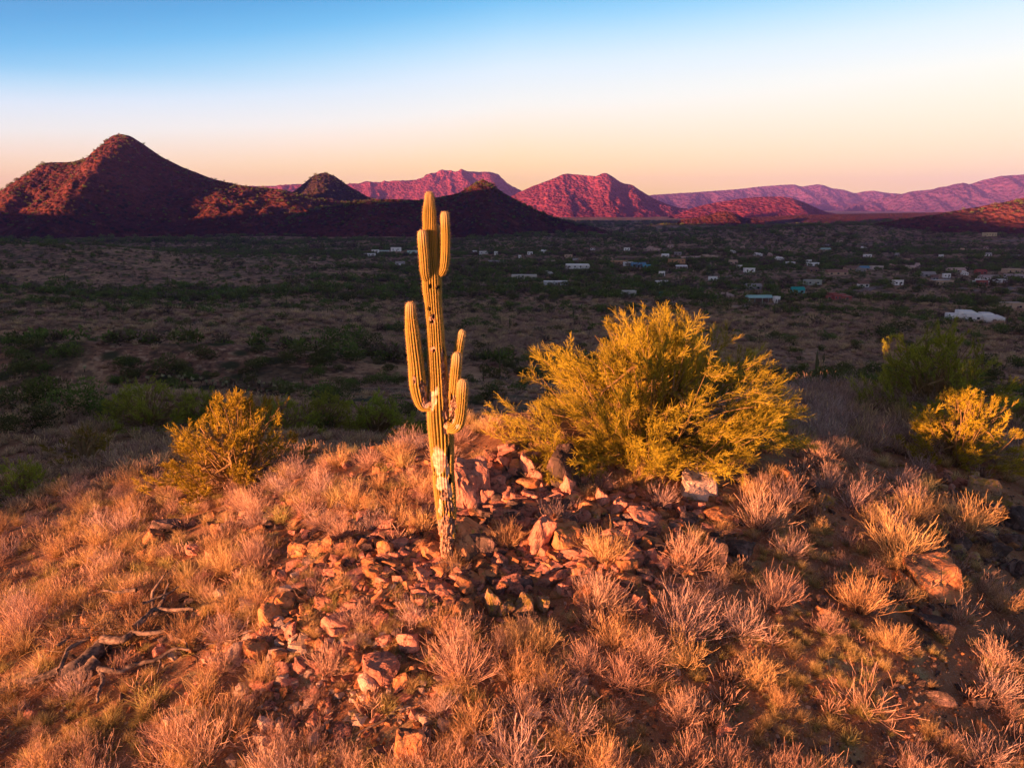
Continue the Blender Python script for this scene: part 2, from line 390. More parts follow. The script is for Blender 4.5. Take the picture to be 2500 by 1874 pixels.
# ------------------------------------------------------------------ mountains: ridge lines with real slopes
def mountain(name, prof, Y, slope, mat, base=-66.0, n=(320, 110), p=1.25, gul=0.16, rough=0.03, meander=0.05, seed=0, back=1.0, plateau=0.0, Yend=None, gf=1.0):
    """prof: the ridge as seen (px, py); Y its distance (Yend: distance at its right end); slope: how many metres out per metre down"""
    q = np.array(prof, float)
    Ys = np.full(len(q), float(Y)) if Yend is None else np.interp(q[:, 0], [q[0, 0], q[-1, 0]], [Y, Yend])
    w = pt(q[:, 0], q[:, 1], Ys)
    nx, nv = n
    u = np.linspace(0, 1, nx)
    L = np.concatenate([[0], np.cumsum(np.hypot(np.diff(w[:, 0]), np.diff(w[:, 2])))]); L /= L[-1]
    rx = np.interp(u, L, w[:, 0]); rz = np.interp(u, L, w[:, 2]); ry = np.interp(u, L, w[:, 1])
    k = np.hanning(7); k /= k.sum()
    rz = np.convolve(np.pad(rz, 3, 'edge'), k, 'valid')
    H = np.maximum(rz - base, 1.0); Hm = H.max()
    t = np.concatenate([-np.linspace(1, 0, nv) ** 1.15, np.linspace(0, 1, nv // 2)[1:] ** 1.15])
    T, U = np.meshgrid(t, u)
    D = (slope * (0.35 * Hm + 0.65 * H))[:, None] * np.where(T < 0, 1.0, back)
    at_ = np.abs(T)
    x = rx[:, None] + 0 * T; y = ry[:, None] + T * D
    ph = np.clip((at_ - plateau) / (1 - plateau), 0, 1)
    s = (1 - ph) ** p
    wx = fbm(x / (0.9 * Hm), y / (0.9 * Hm), seed + 1, 3) * 0.35 * Hm
    g = ridged((x + wx) / (0.75 * Hm) * gf, y / (2.2 * Hm) * gf, seed + 2, 5) - 0.6
    fine = fbm(x / (0.16 * Hm), y / (0.22 * Hm), seed + 4, 4)
    env = np.sin(np.clip(at_, 0, 1) ** 0.7 * pi) 
    h = H[:, None] * s + Hm * (gul * g * env + rough * fine * (0.25 + env))
    ends = (sst(0, 0.03, u) * sst(1, 0.97, u))[:, None]
    h = h * np.where(at_ > 0.97, 0.0, 1.0)
    y = y + fbm(x / (0.8 * Hm), 0 * x + 3.3, seed + 6, 3) * meander * Hm * 4
    z = base + h - 12 * sst(0.8, 1.0, at_)
    v = np.stack([x, y, z], -1).reshape(-1, 3); na = len(t)
    i = (np.arange(nx - 1)[:, None] * na + np.arange(na - 1)[None, :]).ravel()
    f = np.stack([i, i + na, i + na + 1, i + 1], -1)
    me = mesh_np(name, v, f, [mat], None, True)
    return tag(link(name, me), kind='structure'), v.reshape(nx, na, 3)
mm_near = m_mountain('mountain_near', (0.125, 0.04, 0.036), (0.03, 0.026, 0.018), (0.17, 0.065, 0.052), 1.0)
mm_shaded = m_mountain('mountain_shaded', (0.05, 0.032, 0.03), (0.025, 0.024, 0.018), (0.075, 0.05, 0.045), 1.0)  # for the cone hill: shade from the peak is put into the rock colour
mm_mid = m_mountain('mountain_mid', (0.20, 0.040, 0.075), (0.07, 0.026, 0.04), (0.25, 0.075, 0.10), 0.55)
mm_far = m_mountain('mountain_far', (0.11, 0.042, 0.10), (0.05, 0.034, 0.07), (0.14, 0.065, 0.125), 0.25)
scatter_on = []
pk, g1 = mountain('peak', [(-700, 640), (-420, 600), (-200, 545), (0, 478), (60, 438), (115, 398), (180, 396), (225, 380), (255, 350), (278, 332), (300, 328), (325, 332), (355, 352), (400, 385), (450, 410), (520, 438), (600, 455), (680, 462), (760, 478), (900, 500), (1050, 540)],
    1900, 2.0, mm_near, base=-70, n=(420, 150), p=1.12, gul=0.15, seed=40, rough=0.03); scatter_on.append((g1, 2600))
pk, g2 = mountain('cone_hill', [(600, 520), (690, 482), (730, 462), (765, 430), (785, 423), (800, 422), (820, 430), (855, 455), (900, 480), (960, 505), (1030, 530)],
    2500, 1.9, mm_shaded, base=-66, n=(200, 80), p=1.2, gul=0.10, seed=60); scatter_on.append((g2, 700))
pk, g3 = mountain('red_topped_hill', [(640, 560), (760, 512), (850, 496), (900, 487), (960, 486), (1030, 489), (1080, 480), (1120, 472), (1150, 452), (1170, 441), (1183, 440), (1200, 449), (1225, 468), (1250, 482), (1290, 505), (1340, 525), (1400, 545), (1480, 562)],
    1750, 2.1, mm_near, base=-66, n=(300, 110), p=1.15, gul=0.18, seed=80); scatter_on.append((g3, 1600))
mountain('mesa', [(350, 520), (480, 470), (600, 455), (740, 452), (870, 449), (1000, 441), (1040, 437), (1052, 428), (1080, 421), (1150, 419), (1195, 420), (1215, 429), (1235, 447), (1270, 465), (1330, 490), (1400, 515)],
    7000, 2.6, mm_mid, base=-80, n=(320, 110), p=1.35, gul=0.30, seed=100, plateau=0.12, gf=1.2)
mountain('butte', [(1180, 505), (1250, 478), (1300, 455), (1340, 440), (1372, 427), (1385, 424), (1430, 428), (1455, 430), (1470, 423), (1480, 422), (1495, 430), (1515, 444), (1525, 448), (1545, 452), (1560, 463), (1600, 488), (1650, 505), (1720, 520)],
    5000, 2.2, mm_mid, base=-75, n=(320, 110), p=1.25, gul=0.24, seed=120, rough=0.04)
mountain('far_range', [(1480, 500), (1590, 476), (1690, 470), (1800, 462), (1860, 455), (1920, 451), (1940, 450), (1955, 456), (1995, 450), (2010, 452), (2030, 460), (2060, 463), (2090, 472), (2110, 467), (2130, 466), (2160, 470), (2210, 474), (2260, 485), (2330, 500)],
    11000, 2.8, mm_far, base=-110, n=(300, 100), p=1.3, gul=0.42, seed=140, gf=1.6, rough=0.02)
mountain('far_ridge', [(2080, 505), (2150, 485), (2230, 467), (2290, 461), (2330, 449), (2345, 448), (2365, 452), (2400, 440), (2440, 430), (2500, 426), (2600, 424), (2750, 440), (2950, 490)],
    9000, 2.6, mm_far, base=-100, n=(300, 110), p=1.25, gul=0.5, seed=160, gf=1.5, rough=0.02)
mountain('low_red_hill', [(1640, 528), (1690, 508), (1740, 496), (1800, 486), (1850, 481), (1900, 480), (1930, 483), (1970, 496), (2010, 515), (2060, 528)],
    4200, 3.0, mm_mid, base=-70, n=(200, 70), p=1.0, gul=0.08, seed=180)
mountain('knoll_in_the_valley', [(1660, 537), (1720, 527), (1755, 518), (1775, 516), (1790, 520), (1815, 531), (1860, 537)],
    2600, 2.6, mm_near, base=-66, n=(120, 50), p=1.1, gul=0.08, seed=200)
pk, g4 = mountain('hillside', [(2050, 560), (2200, 536), (2330, 515), (2400, 503), (2450, 493), (2500, 482), (2600, 462), (2750, 450), (3000, 480), (3300, 560)],
    1500, 2.4, mm_near, base=-64, n=(260, 90), p=1.15, gul=0.10, seed=220); scatter_on.append((g4, 500))
mountain('valley_rise', [(1500, 545), (1700, 538), (1950, 524), (2150, 521), (2350, 517), (2600, 514), (3000, 520)],
    3000, 9.0, mm_near, base=-66, n=(160, 60), p=1.0, gul=0.03, seed=240, rough=0.01)

mountain('foothills', [(-2600, 520), (-2200, 468), (-1800, 488), (-1400, 470), (-1000, 452), (-700, 476), (-400, 492), (-150, 520)], 3600, 2.4, mm_near, base=-70, n=(160, 50), p=1.15, gul=0.2, seed=260)
mountain('eastern_foothills', [(2650, 520), (2900, 470), (3200, 446), (3500, 470), (3900, 455), (4300, 490), (4700, 520)], 3600, 2.4, mm_near, base=-70, n=(160, 50), p=1.15, gul=0.2, seed=270)
# unseen range behind the drone, skyline shaped to cast the evening shade on the valley
t_ax = np.array([cos(SUN_AZ), -sin(SUN_AZ)])       # along the range
s_ax = np.array([-sin(SUN_AZ), -cos(SUN_AZ)])      # towards the sun
DW = 900.0
def west_profile(t):
    base = -12.5 + DW * tan(SUN_EL)
    return base + WEST_SHADE(t)
def WEST_SHADE(t):
    return np.interp(t, [-9000, -6500, -3000, -2420, -2390, -2320, -2290, -1760, -1690, -1640, -1540, -1450, -1400, -1300, -1000, -700, -560, -400, -300, -60, -43, -30, -25, -22.5, -20, 0, 20, 300, 1200, 6000], [0, 0, 0, 4, 150, 150, 9, 9, 36, 63, 63, 96, 99, 120, 112, 88, 64, 62, 40, 12, 9, 7, 3, .3, 0, 0, .5, 4, 6, 0])  # skyline raised where ground should lie in shade, lowered where it stays lit
def west_shade_range():
    tt = np.concatenate([np.linspace(-9000, -2400, 70), np.linspace(-2390, -400, 160), np.linspace(-390, 390, 160), np.linspace(400, 6000, 60)])
    vv = np.linspace(-1, 1, 41)
    T, V = np.meshgrid(tt, vv, indexing='ij')
    H = west_profile(T) + 75
    D = 300.0
    h = H * (1 - np.abs(V)) ** 1.1 - 75
    h = h + (ridged(T / 160, V * 2.5, 300, 4) - 0.6) * 22 * np.sin(np.abs(V) * pi)
    pos = s_ax[None, None, :] * (DW + V[..., None] * D) + t_ax[None, None, :] * T[..., None]
    v = np.concatenate([pos, h[..., None]], -1).reshape(-1, 3)
    na = len(vv); i = (np.arange(len(tt) - 1)[:, None] * na + np.arange(na - 1)[None, :]).ravel()
    f = np.stack([i, i + na, i + na + 1, i + 1], -1)
    return tag(link('western_shade_range', mesh_np('western_shade_range', v, f, [mm_near], None, True)), kind='structure')
west_shade_range()
# ------------------------------------------------------------------ strands: thin curved ribbons and tubes
def frame_perp(d, r):
    a = r.normal(size=d.shape); a -= (a * d).sum(-1, keepdims=True) * d / np.maximum((d * d).sum(-1, keepdims=True), 1e-9)
    return a / np.maximum(np.linalg.norm(a, axis=-1, keepdims=True), 1e-9)
def ribbons(pts, w0, w1, r):
    """pts (N,K,3) -> verts, quads, t, k"""
    N, K, _ = pts.shape
    s = frame_perp(pts[:, -1] - pts[:, 0], r)[:, None, :]
    tt = np.linspace(0, 1, K)[None, :, None]
    w = (w0 * (1 - tt) + w1 * tt) * 0.5 * (np.ones((N, 1, 1)) if np.isscalar(w0) else 1)
    v = np.stack([pts - s * w, pts + s * w], 2).reshape(-1, 3)
    b = (np.arange(N)[:, None] * K + np.arange(K - 1)[None, :]).ravel() * 2
    f = np.stack([b, b + 1, b + 3, b + 2], -1)
    t = np.broadcast_to(tt[..., None], (N, K, 2, 1)).ravel()
    k = np.broadcast_to(r.rand(N)[:, None, None], (N, K, 2)).ravel()
    return v, f, t, k
def tube(path, rad, sides=6, cap=True):
    path = np.asarray(path, float); rad = np.asarray(rad, float); n = len(path)
    d = np.gradient(path, axis=0); d /= np.maximum(np.linalg.norm(d, axis=1, keepdims=True), 1e-9)
    up = np.array([0, 0, 1.0]) if abs(d[0, 2]) < 0.9 else np.array([0, 1.0, 0])
    a = np.cross(d[0], up); a /= np.linalg.norm(a); A = []
    for i in range(n):
        a = a - (a @ d[i]) * d[i]; a /= np.linalg.norm(a); A.append(a)
    A = np.array(A); B = np.cross(d, A)
    th = np.arange(sides) / sides * 2 * pi
    v = path[:, None] + rad[:, None, None] * (A[:, None] * np.cos(th)[None, :, None] + B[:, None] * np.sin(th)[None, :, None])
    v = v.reshape(-1, 3)
    i = np.arange(n - 1)[:, None] * sides + np.arange(sides)[None, :]; j = np.arange(n - 1)[:, None] * sides + (np.arange(sides) + 1)[None, :] % sides
    f = np.stack([i, j, j + sides, i + sides], -1).reshape(-1, 4)
    return v, f
class Acc:
    def __init__(s): s.v = []; s.f = []; s.t = []; s.k = []; s.n = 0
    def add(s, v, f, t=None, k=None):
        s.v.append(v); s.f.append(f + s.n); s.n += len(v)
        s.t.append(np.zeros(len(v)) if t is None else t); s.k.append(np.full(len(v), 0.5) if k is None else k)
    def mesh(s, name, mat, smooth=False):
        return mesh_np(name, np.concatenate(s.v), [np.concatenate(s.f)], [mat], {'t': np.concatenate(s.t), 'k': np.concatenate(s.k)}, smooth)
def spray(r, base, d0, length, K=4, bend=0.25, up=0.15):
    """N curved strands from base (N,3) along d0 (N,3)"""
    N = len(base); d = d0 / np.linalg.norm(d0, axis=1, keepdims=True)
    b = frame_perp(d, r) * bend * r.rand(N, 1) + np.array([0, 0, up])
    tt = np.linspace(0, 1, K)[None, :, None]; L = np.asarray(length)[:, None, None] * np.ones((N, 1, 1))
    return base[:, None] + L * (d[:, None] * tt + b[:, None] * tt ** 2)
def cone_dirs(r, n, lo, hi, p=1.0):
    """directions lo..hi degrees off the vertical"""
    th = np.radians(lo + (hi - lo) * r.rand(n) ** p); ph = r.rand(n) * 2 * pi
    return np.stack([np.sin(th) * np.cos(ph), np.sin(th) * np.sin(ph), np.cos(th)], -1)

# ------------------------------------------------------------------ dry shrubs, grass and scrub
def dry_shrub(seed, n=46, h=0.5, spread=70, w=0.009, sub=9, lean=(0, 0)):
    n = int(n * 1.4); w = w * 0.62
    r = np.random.RandomState(seed); A = Acc(); B = Acc()
    d = cone_dirs(r, n, 4, spread + 10, 0.7); d[:, :2] += np.array(lean); ln = h * (0.72 + 0.3 * r.rand(n))
    base = np.concatenate([r.normal(size=(n, 2)) * 0.05 * h / 0.5, np.full((n, 1), -0.03)], 1)
    st = spray(r, base, d, ln, 5, 0.3, 0.12)
    B.add(*ribbons(st, w * 1.3, w * 0.8, r))
    for j in range(sub):
        q = r.randint(1, 5, n); f = r.rand(n)[:, None]
        p0 = st[np.arange(n), q - 1] * (1 - f) + st[np.arange(n), q] * f
        dd = (st[:, -1] - st[:, 0]) / ln[:, None] + r.normal(size=(n, 3)) * 0.5; dd[:, 2] += 0.35
        tw = spray(r, p0, dd, ln * (0.22 + 0.3 * r.rand(n)), 4, 0.5, 0.2)
        A.add(*ribbons(tw, w * 0.85, w * 0.4, r))
        if j % 2 == 0:
            k = r.rand(n)[:, None]; p1 = tw[:, 1] * (1 - k) + tw[:, 2] * k
            A.add(*ribbons(spray(r, p1, dd + r.normal(size=(n, 3)) * 0.6, ln * 0.18, 3, 0.5, 0.1), w * 0.7, w * 0.35, r))
    return B, A
def grass_tuft(seed, n=170, h=0.42, spread=48, w=0.007, bend=0.5):
    r = np.random.RandomState(seed); A = Acc()
    d = cone_dirs(r, n, 2, spread, 0.8); base = np.concatenate([r.normal(size=(n, 2)) * 0.07, np.full((n, 1), -0.03)], 1)
    s = spray(r, base, d, h * (0.5 + 0.6 * r.rand(n)), 5, bend, -0.15)
    A.add(*ribbons(s, w, w * 0.3, r)); return A
def scrub_clump(seed, n=80, h=0.4, w=0.02, spread=75):
    r = np.random.RandomState(seed); A = Acc()
    d = cone_dirs(r, n, 5, spread, 0.7); base = np.concatenate([r.normal(size=(n, 2)) * 0.09, np.full((n, 1), -0.03)], 1)
    A.add(*ribbons(spray(r, base, d, h * (0.5 + 0.6 * r.rand(n)), 3, 0.5, 0.1), w, w * 0.6, r)); return A
PROTO = {}
for i in range(8):
    B, A = dry_shrub(100 + i, n=[46, 60, 38, 54, 48, 34, 58, 44][i], spread=[70, 62, 78, 55, 72, 66, 60, 80][i], lean=[(0, 0), (.1, 0), (-.1, .1), (0, -.1), (.15, .1), (0, 0), (-.1, 0), (0, .1)][i], w=[.009, .008, .009, .008, .009, .009, .008, .009][i])
    dm = M[['dry', 'dry3', 'dry2', 'dry3', 'dry', 'dry2', 'dry', 'dry2'][i]]; PROTO['dry', i] = (B.mesh('shrub_stems', dm), A.mesh('shrub_twigs', dm))
B, A = dry_shrub(130, n=26, h=0.6, spread=82, w=0.010, sub=4); PROTO['dry', 8] = (B.mesh('shrub_stems', M['dry']), A.mesh('shrub_twigs', M['dry']))
for i in range(7):
    PROTO['grass', i] = grass_tuft(200 + i, n=[170, 130, 210, 150, 110, 190, 160][i], spread=[45, 55, 38, 60, 50, 42, 65][i], h=[.42, .36, .5, .38, .3, .46, .34][i]).mesh('grass_blades', M['grass2' if i in (1, 3, 4) else 'grass'])
for i in range(5): PROTO['scrub', i] = scrub_clump(260 + i).mesh('scrub_stems', M['scrub'])
for i in range(4): PROTO['straw', i] = scrub_clump(280 + i, 70, 0.38, 0.022, 60).mesh('straw_stems', M['straw'])

# ------------------------------------------------------------------ palo verde trees: green-barked limbs, broom-like sprays of twigs
def palo_verde(seed, W=6.4, H=4.0, D=5.0, limbs=9, plumes=700, twigs=70, w=0.010, trunk=0.11, droop=0.35, mat='palo', name='palo', lobes=46):
    r = np.random.RandomState(seed); T = Acc(); L = Acc()
    ends = []
    for i in range(limbs):
        ph = 2 * pi * (i + 0.6 * r.rand()) / limbs; el = R(r.uniform(18, 72))
        d = np.array([cos(ph) * cos(el) * W * 0.5, sin(ph) * cos(el) * D * 0.5, sin(el) * H * 0.95]) * r.uniform(0.5, 0.68)
        tt = np.linspace(0, 1, 9)[:, None]
        side = r.normal(size=3) * 0.16 * np.linalg.norm(d)
        path = d * tt + side * np.sin(tt * pi) * 0.6 + np.array([0, 0, 0.16 * H]) * np.sin(tt * pi) + np.cumsum(r.normal(size=(9, 3)) * 0.035, 0)
        path[0] = [r.normal() * 0.12, r.normal() * 0.12, -0.15]
        rd = trunk * r.uniform(0.7, 1.1) * (1 - 0.82 * tt[:, 0]) + 0.008
        T.add(*tube(path, rd, 7)); ends.append((path, rd))
        for j in range(6):
            q = r.randint(3, 9); p0 = path[q]; dd = (path[q] - path[q - 1]); dd = dd / np.linalg.norm(dd)
            e = dd + r.normal(size=3) * 0.75; e[2] += 0.3; e /= np.linalg.norm(e); ln = r.uniform(0.08, 0.2) * (W + H) * 0.5
            t2 = np.linspace(0, 1, 6)[:, None]; p2 = p0 + e * ln * t2 + np.cumsum(r.normal(size=(6, 3)) * 0.03, 0) + np.array([0, 0, 0.1 * ln]) * t2 ** 2; p2[0] = p0
            rd2 = np.maximum(rd[q] * 0.6 * (1 - 0.8 * t2[:, 0]), 0.006); T.add(*tube(p2, rd2, 5)); ends.append((p2, rd2))
    # plumes gathered in lobes at the ends of the limbs, with gaps between the lobes
    nl = lobes; lob = cone_dirs(r, nl, 0, 100, 0.72); lrad = np.where(r.rand(nl) < 0.36, r.uniform(0.4, 0.72, nl), r.uniform(0.74, 0.94, nl))
    lc = lob * lrad[:, None] * np.array([W / 2, D / 2, H * 0.80]); lc[:, 2] = np.maximum(lc[:, 2], 0.22)
    la = lob * np.array([0.8, 0.8, 0.3]) + np.array([0, 0, 0.5]) + r.normal(size=(nl, 3)) * 0.36
    la[lob[:, 2] < 0.25, 2] -= droop; la /= np.linalg.norm(la, axis=1, keepdims=True)
    for i in range(nl):   # a thin branch feeds each lobe
        t2 = np.linspace(0, 1, 7)[:, None]; st_ = lc[i] * r.uniform(0.12, 0.35); p2 = st_ * (1 - t2) + (lc[i] + la[i] * 0.3) * t2 + np.array([0, 0, -0.12 * H]) * np.sin(t2 * pi) * (1 if r.rand() < .6 else -.6) + np.cumsum(r.normal(size=(7, 3)) * 0.025, 0)
        T.add(*tube(p2, np.linspace(trunk * 0.24, 0.006, 7), 5))
    j = r.randint(nl, size=plumes); lsz = r.uniform(0.5, 1.05, nl) * (W + H) / 10.4
    u_ = r.uniform(-0.55, 0.75, plumes)[:, None]; ra = frame_perp(la[j], r) * (0.40 * np.sqrt(r.rand(plumes))[:, None] * (1.0 - 0.5 * np.abs(u_)))
    P0 = lc[j] + (la[j] * u_ + ra) * lsz[j][:, None]; P0[:, 2] = np.maximum(P0[:, 2], 0.1 + 0.08 * r.rand(plumes))
    DR = la[j] + ra * 0.9 + r.normal(size=(plumes, 3)) * 0.16; DR /= np.linalg.norm(DR, axis=1, keepdims=True)
    SZ = r.uniform(0.6, 1.05, plumes) * lsz[j]
    # each plume's own little branch back towards its limb
    pl = 0.42 * SZ; K = 5
    br = spray(r, P0 - DR * pl[:, None] * 0.75, DR, pl * 1.3, K, 0.15, 0.05)
    v, f, t, k = ribbons(br, w * 2.2, w * 0.8, r); T.add(v, f)
    tone = 0.75 * r.rand(nl)[j] + 0.25 * r.rand(plumes)
    for j in range(twigs):
        u = r.rand(plumes) ** 0.8 * (K - 1.001); q = u.astype(int); fr = (u - q)[:, None]
        p0 = br[np.arange(plumes), q] * (1 - fr) + br[np.arange(plumes), q + 1] * fr
        dd = DR + r.normal(size=(plumes, 3)) * 0.45
        tw = spray(r, p0, dd, pl * (0.28 + 0.42 * r.rand(plumes)) * (1.1 - 0.4 * u / K), 3, 0.5, 0.08)
        v, f, t, k = ribbons(tw, w * 0.9, w * 0.5, r)
        L.add(v, f, 0.2 + 0.8 * t, 0.3 * k + 0.7 * np.repeat(tone, 6))
    return T.mesh(name + '_limbs', M['bark'], True), L.mesh(name + '_twigs', M[mat])
def place_palo(me, px, py, label, rz=0, scale=1.0, name='palo_verde_tree', cat='tree', group=None, sink=0.1, z=None, Y=None):
    p = at1(px, py) if Y is None else pt(px, py, Y)
    e = bpy.data.objects.new(name, None); C.objects.link(e); e.location = (p[0], p[1], (ground(p[0:1], p[1:2])[0] if z is None else z) - sink)
    e.rotation_euler = (0, 0, rz); e.scale = (scale,) * 3 if np.isscalar(scale) else scale
    link('limbs', me[0], e); link('crown', me[1], e)
    return tag(e, label, cat, group)
# ------------------------------------------------------------------ the saguaro
def m_cactus():
    q = NT('cactus_skin'); o = q.obj(); cr = q.attr('crest'); pale = q.attr('pale'); bark = q.attr('bark'); hole = q.attr('hole'); tip = q.attr('tip')
    a = q.noise(o, 2.5, 4); b = q.noise(o, 30.0, 5, 0.7); g = q.noise(o, 9.0, 6, 0.75)
    c = q.mix(q.ramp(a, 0.3, 0.7), (0.22, 0.165, 0.02), (0.33, 0.225, 0.028))
    ar = q.ramp(q.noise(o, 70.0, 2, 0.5), 0.42, 0.62)
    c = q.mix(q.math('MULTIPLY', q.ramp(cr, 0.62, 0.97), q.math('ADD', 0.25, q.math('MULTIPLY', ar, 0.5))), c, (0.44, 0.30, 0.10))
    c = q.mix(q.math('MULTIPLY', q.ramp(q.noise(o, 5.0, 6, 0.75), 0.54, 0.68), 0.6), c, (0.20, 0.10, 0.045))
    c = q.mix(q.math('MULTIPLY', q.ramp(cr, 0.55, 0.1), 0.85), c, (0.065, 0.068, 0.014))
    c = q.mix(q.math('MULTIPLY', tip, 0.75), c, (0.52, 0.40, 0.24))
    c = q.mix(q.ramp(pale, 0.35, 0.6), c, q.mix(q.ramp(g, 0.4, 0.6), (0.58, 0.43, 0.33), (0.34, 0.20, 0.13)))
    c = q.mix(q.ramp(bark, 0.35, 0.6), c, q.mix(q.ramp(g, 0.42, 0.60), (0.13, 0.07, 0.05), (0.44, 0.29, 0.21)))
    c = q.mix(q.ramp(hole, 0.4, 0.6), c, (0.02, 0.012, 0.01))
    return q.finish(c, 0.75, q.math('ADD', b, q.math('MULTIPLY', g, q.math('MULTIPLY', bark, 3.0))), 0.55, 0.012, 0.25)
M['cactus'] = m_cactus()
q_ = NT('cactus_spines'); M['spine'] = q_.finish(q_.mix(q_.attr('k'), (0.32, 0.21, 0.08), (0.56, 0.40, 0.19)), 0.7)
def crs(pts, n):
    """Catmull-Rom through rows of numbers"""
    p = np.asarray(pts, float); p = np.vstack([2 * p[0] - p[1], p, 2 * p[-1] - p[-2]])
    u = np.linspace(0, len(pts) - 1.0001, n); i = u.astype(int); t = (u - i)[:, None]
    a, b, c, d = p[i], p[i + 1], p[i + 2], p[i + 3]
    return 0.5 * (2 * b + (c - a) * t + (2 * a - 5 * b + 4 * c - d) * t ** 2 + (3 * b - a - 3 * c + d) * t ** 3)
SAG_Y = 13.75
# scars as (px, py, half width, half height, kind)
SCARS = [(1081, 868, 5, 22, 'b'), (1084, 905, 8, 26, 'b'), (1087, 950, 9, 30, 'b'), (1089, 1000, 9, 34, 'b'), (1087, 1045, 5, 20, 'p'), (1056, 975, 11, 26, 'p'), (1066, 955, 5, 16, 'p'),
 (1071, 1122, 18, 40, 'p'), (1084, 1210, 12, 16, 'b'), (1098, 1195, 7, 30, 'p'), (1066, 1100, 8, 14, 'p'), (1078, 1180, 17, 22, 'p'), (1092, 1150, 5, 24, 'p'), (1075, 1240, 6, 26, 'p'), (1096, 1235, 14, 20, 'b'), (1092, 1290, 24, 42, 'b'), (1090, 1350, 40, 52, 'b'),
 (1051, 699, 4, 7, 'h'), (1071, 702, 9, 5, 'h'), (1048, 754, 5, 6, 'h'), (1058, 773, 4, 6, 'h'), (1054, 786, 5, 5, 'h'), (1056, 780, 8, 14, 'b'), (1057, 853, 7, 8, 'b'), (1059, 856, 3, 4, 'h'),
 (1086, 850, 4, 24, 'h'), (1097, 1110, 4, 22, 'h'), (1101, 1170, 5, 14, 'h'), (1058, 1150, 4, 12, 'h'),
 (1032, 945, 9, 18, 'b'), (1036, 968, 10, 14, 'b'), (1040, 985, 12, 10, 'p'), (1012, 925, 5, 12, 'b'), (1106, 985, 10, 24, 'b'), (1104, 1015, 9, 18, 'b'), (1101, 968, 4, 10, 'h'), (1117, 1040, 6, 8, 'p')]
def cactus_stem(rows, ribs, rings, nseg, seed, depth=0.125, dome=True, scars=True):
    """rows: (px, py, Y offset, width in pixels); returns verts, faces, attrs, crest samples for the spines"""
    a = np.array(rows, float)
    s = crs(a, nseg)
    w = pt(s[:, 0], s[:, 1], SAG_Y + s[:, 2]); _, _, dep = project(w); rad = s[:, 3] * 0.5 * dep / F
    # arc length, closed by a round tip
    L = np.concatenate([[0], np.cumsum(np.linalg.norm(np.diff(w, axis=0), axis=1))])
    if dome:
        e = np.clip((L[-1] - L) / (rad * 1.25), 0, 1); rad = rad * np.sqrt(np.maximum(1 - (1 - e) ** 2.2, 0.0004))
    n = len(w); d = np.gradient(w, axis=0); d /= np.linalg.norm(d, axis=1, keepdims=True)
    u = np.cross(d[0], [0, 1, 0.01]); u /= np.linalg.norm(u); A = []
    for i in range(n):
        u = u - (u @ d[i]) * d[i]; u /= np.linalg.norm(u); A.append(u)
    A = np.array(A); B = np.cross(d, A)
    th = np.arange(rings) / rings * 2 * pi
    r = np.random.RandomState(seed)
    wob = fbm(np.repeat(L[:, None] * 1.1, rings, 1), np.repeat(th[None], n, 0) * 0.7, seed, 2) * 0.035
    drift = 0.25 * np.sin(L * 0.5 + seed)[:, None]
    ph = ribs * (th[None] + drift * 0.12) 
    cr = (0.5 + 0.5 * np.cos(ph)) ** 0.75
    fade = (1 - 0.0 * L)[:, None]
    tipf = np.clip(1 - (L[-1] - L) / 0.32, 0, 1)[:, None] * (1 if dome else 0)
    rr = rad[:, None] * (1 - depth + depth * 1.5 * cr + wob)
    v = w[:, None] + rr[..., None] * (A[:, None] * np.cos(th)[None, :, None] + B[:, None] * np.sin(th)[None, :, None])
    nrm = A[:, None] * np.cos(th)[None, :, None] + B[:, None] * np.sin(th)[None, :, None]
    pale = np.zeros((n, rings)); bark = np.zeros((n, rings)); hole = np.zeros((n, rings))
    if scars:
        x, y, _ = project(v); front = nrm[..., 1] < 0.25
        jag = fbm(x / 9, y / 14, seed + 5, 4) * 0.55
        for cx, cy, hx, hy, kd in SCARS:
            q = np.clip(1.35 - (((x - cx) / hx) ** 2 + ((y - cy) / hy) ** 2) ** 0.5 + jag * (0.9 if kd != 'h' else 0.35), 0, 1)
            q = np.where(front | (cy > 1280), sst(0.3, 0.55, q), 0)
            t = {'p': pale, 'b': bark, 'h': hole}[kd]; np.maximum(t, q, out=t)
        pale *= 1 - bark * 0.7
        rough = fbm(x / 3.2, y / 6.0, seed + 9, 4)
        ds = -pale * (0.012 + 0.008 * rough) + bark * (rough * 0.045 - 0.012) - hole * 0.05
        flat_ = np.maximum(pale, bark)
        v = v + nrm * (ds - flat_ * depth * rad[:, None] * (cr - 0.5) * 1.2)[..., None]
    i = np.arange(n - 1)[:, None] * rings + np.arange(rings)[None]; j = np.arange(n - 1)[:, None] * rings + (np.arange(rings) + 1)[None] % rings
    f = np.stack([i, j, j + rings, i + rings], -1).reshape(-1, 4)
    V = v.reshape(-1, 3)
    at_ = {'crest': cr.ravel(), 'pale': pale.ravel(), 'bark': bark.ravel(), 'hole': hole.ravel(), 'tip': (np.broadcast_to(tipf, (n, rings)) ** 1.2).ravel()}
    # areoles along every crest
    sp = []; sn = []
    step = 0.032; Ls = np.arange(0.05, L[-1], step)
    for k in range(ribs):
        ii = np.interp(Ls, L, np.arange(n)).astype(int); tk = 2 * pi * k / ribs - drift[ii, 0] * 0.12; jj = np.round(tk / (2 * pi) * rings).astype(int) % rings
        ok = (pale[ii, jj] + bark[ii, jj] + hole[ii, jj]) < 0.3
        sp.append(v[ii, jj][ok]); sn.append((nrm[ii, jj] + 0.25 * d[ii])[ok])
    return V, f, at_, np.concatenate(sp), np.concatenate(sn)
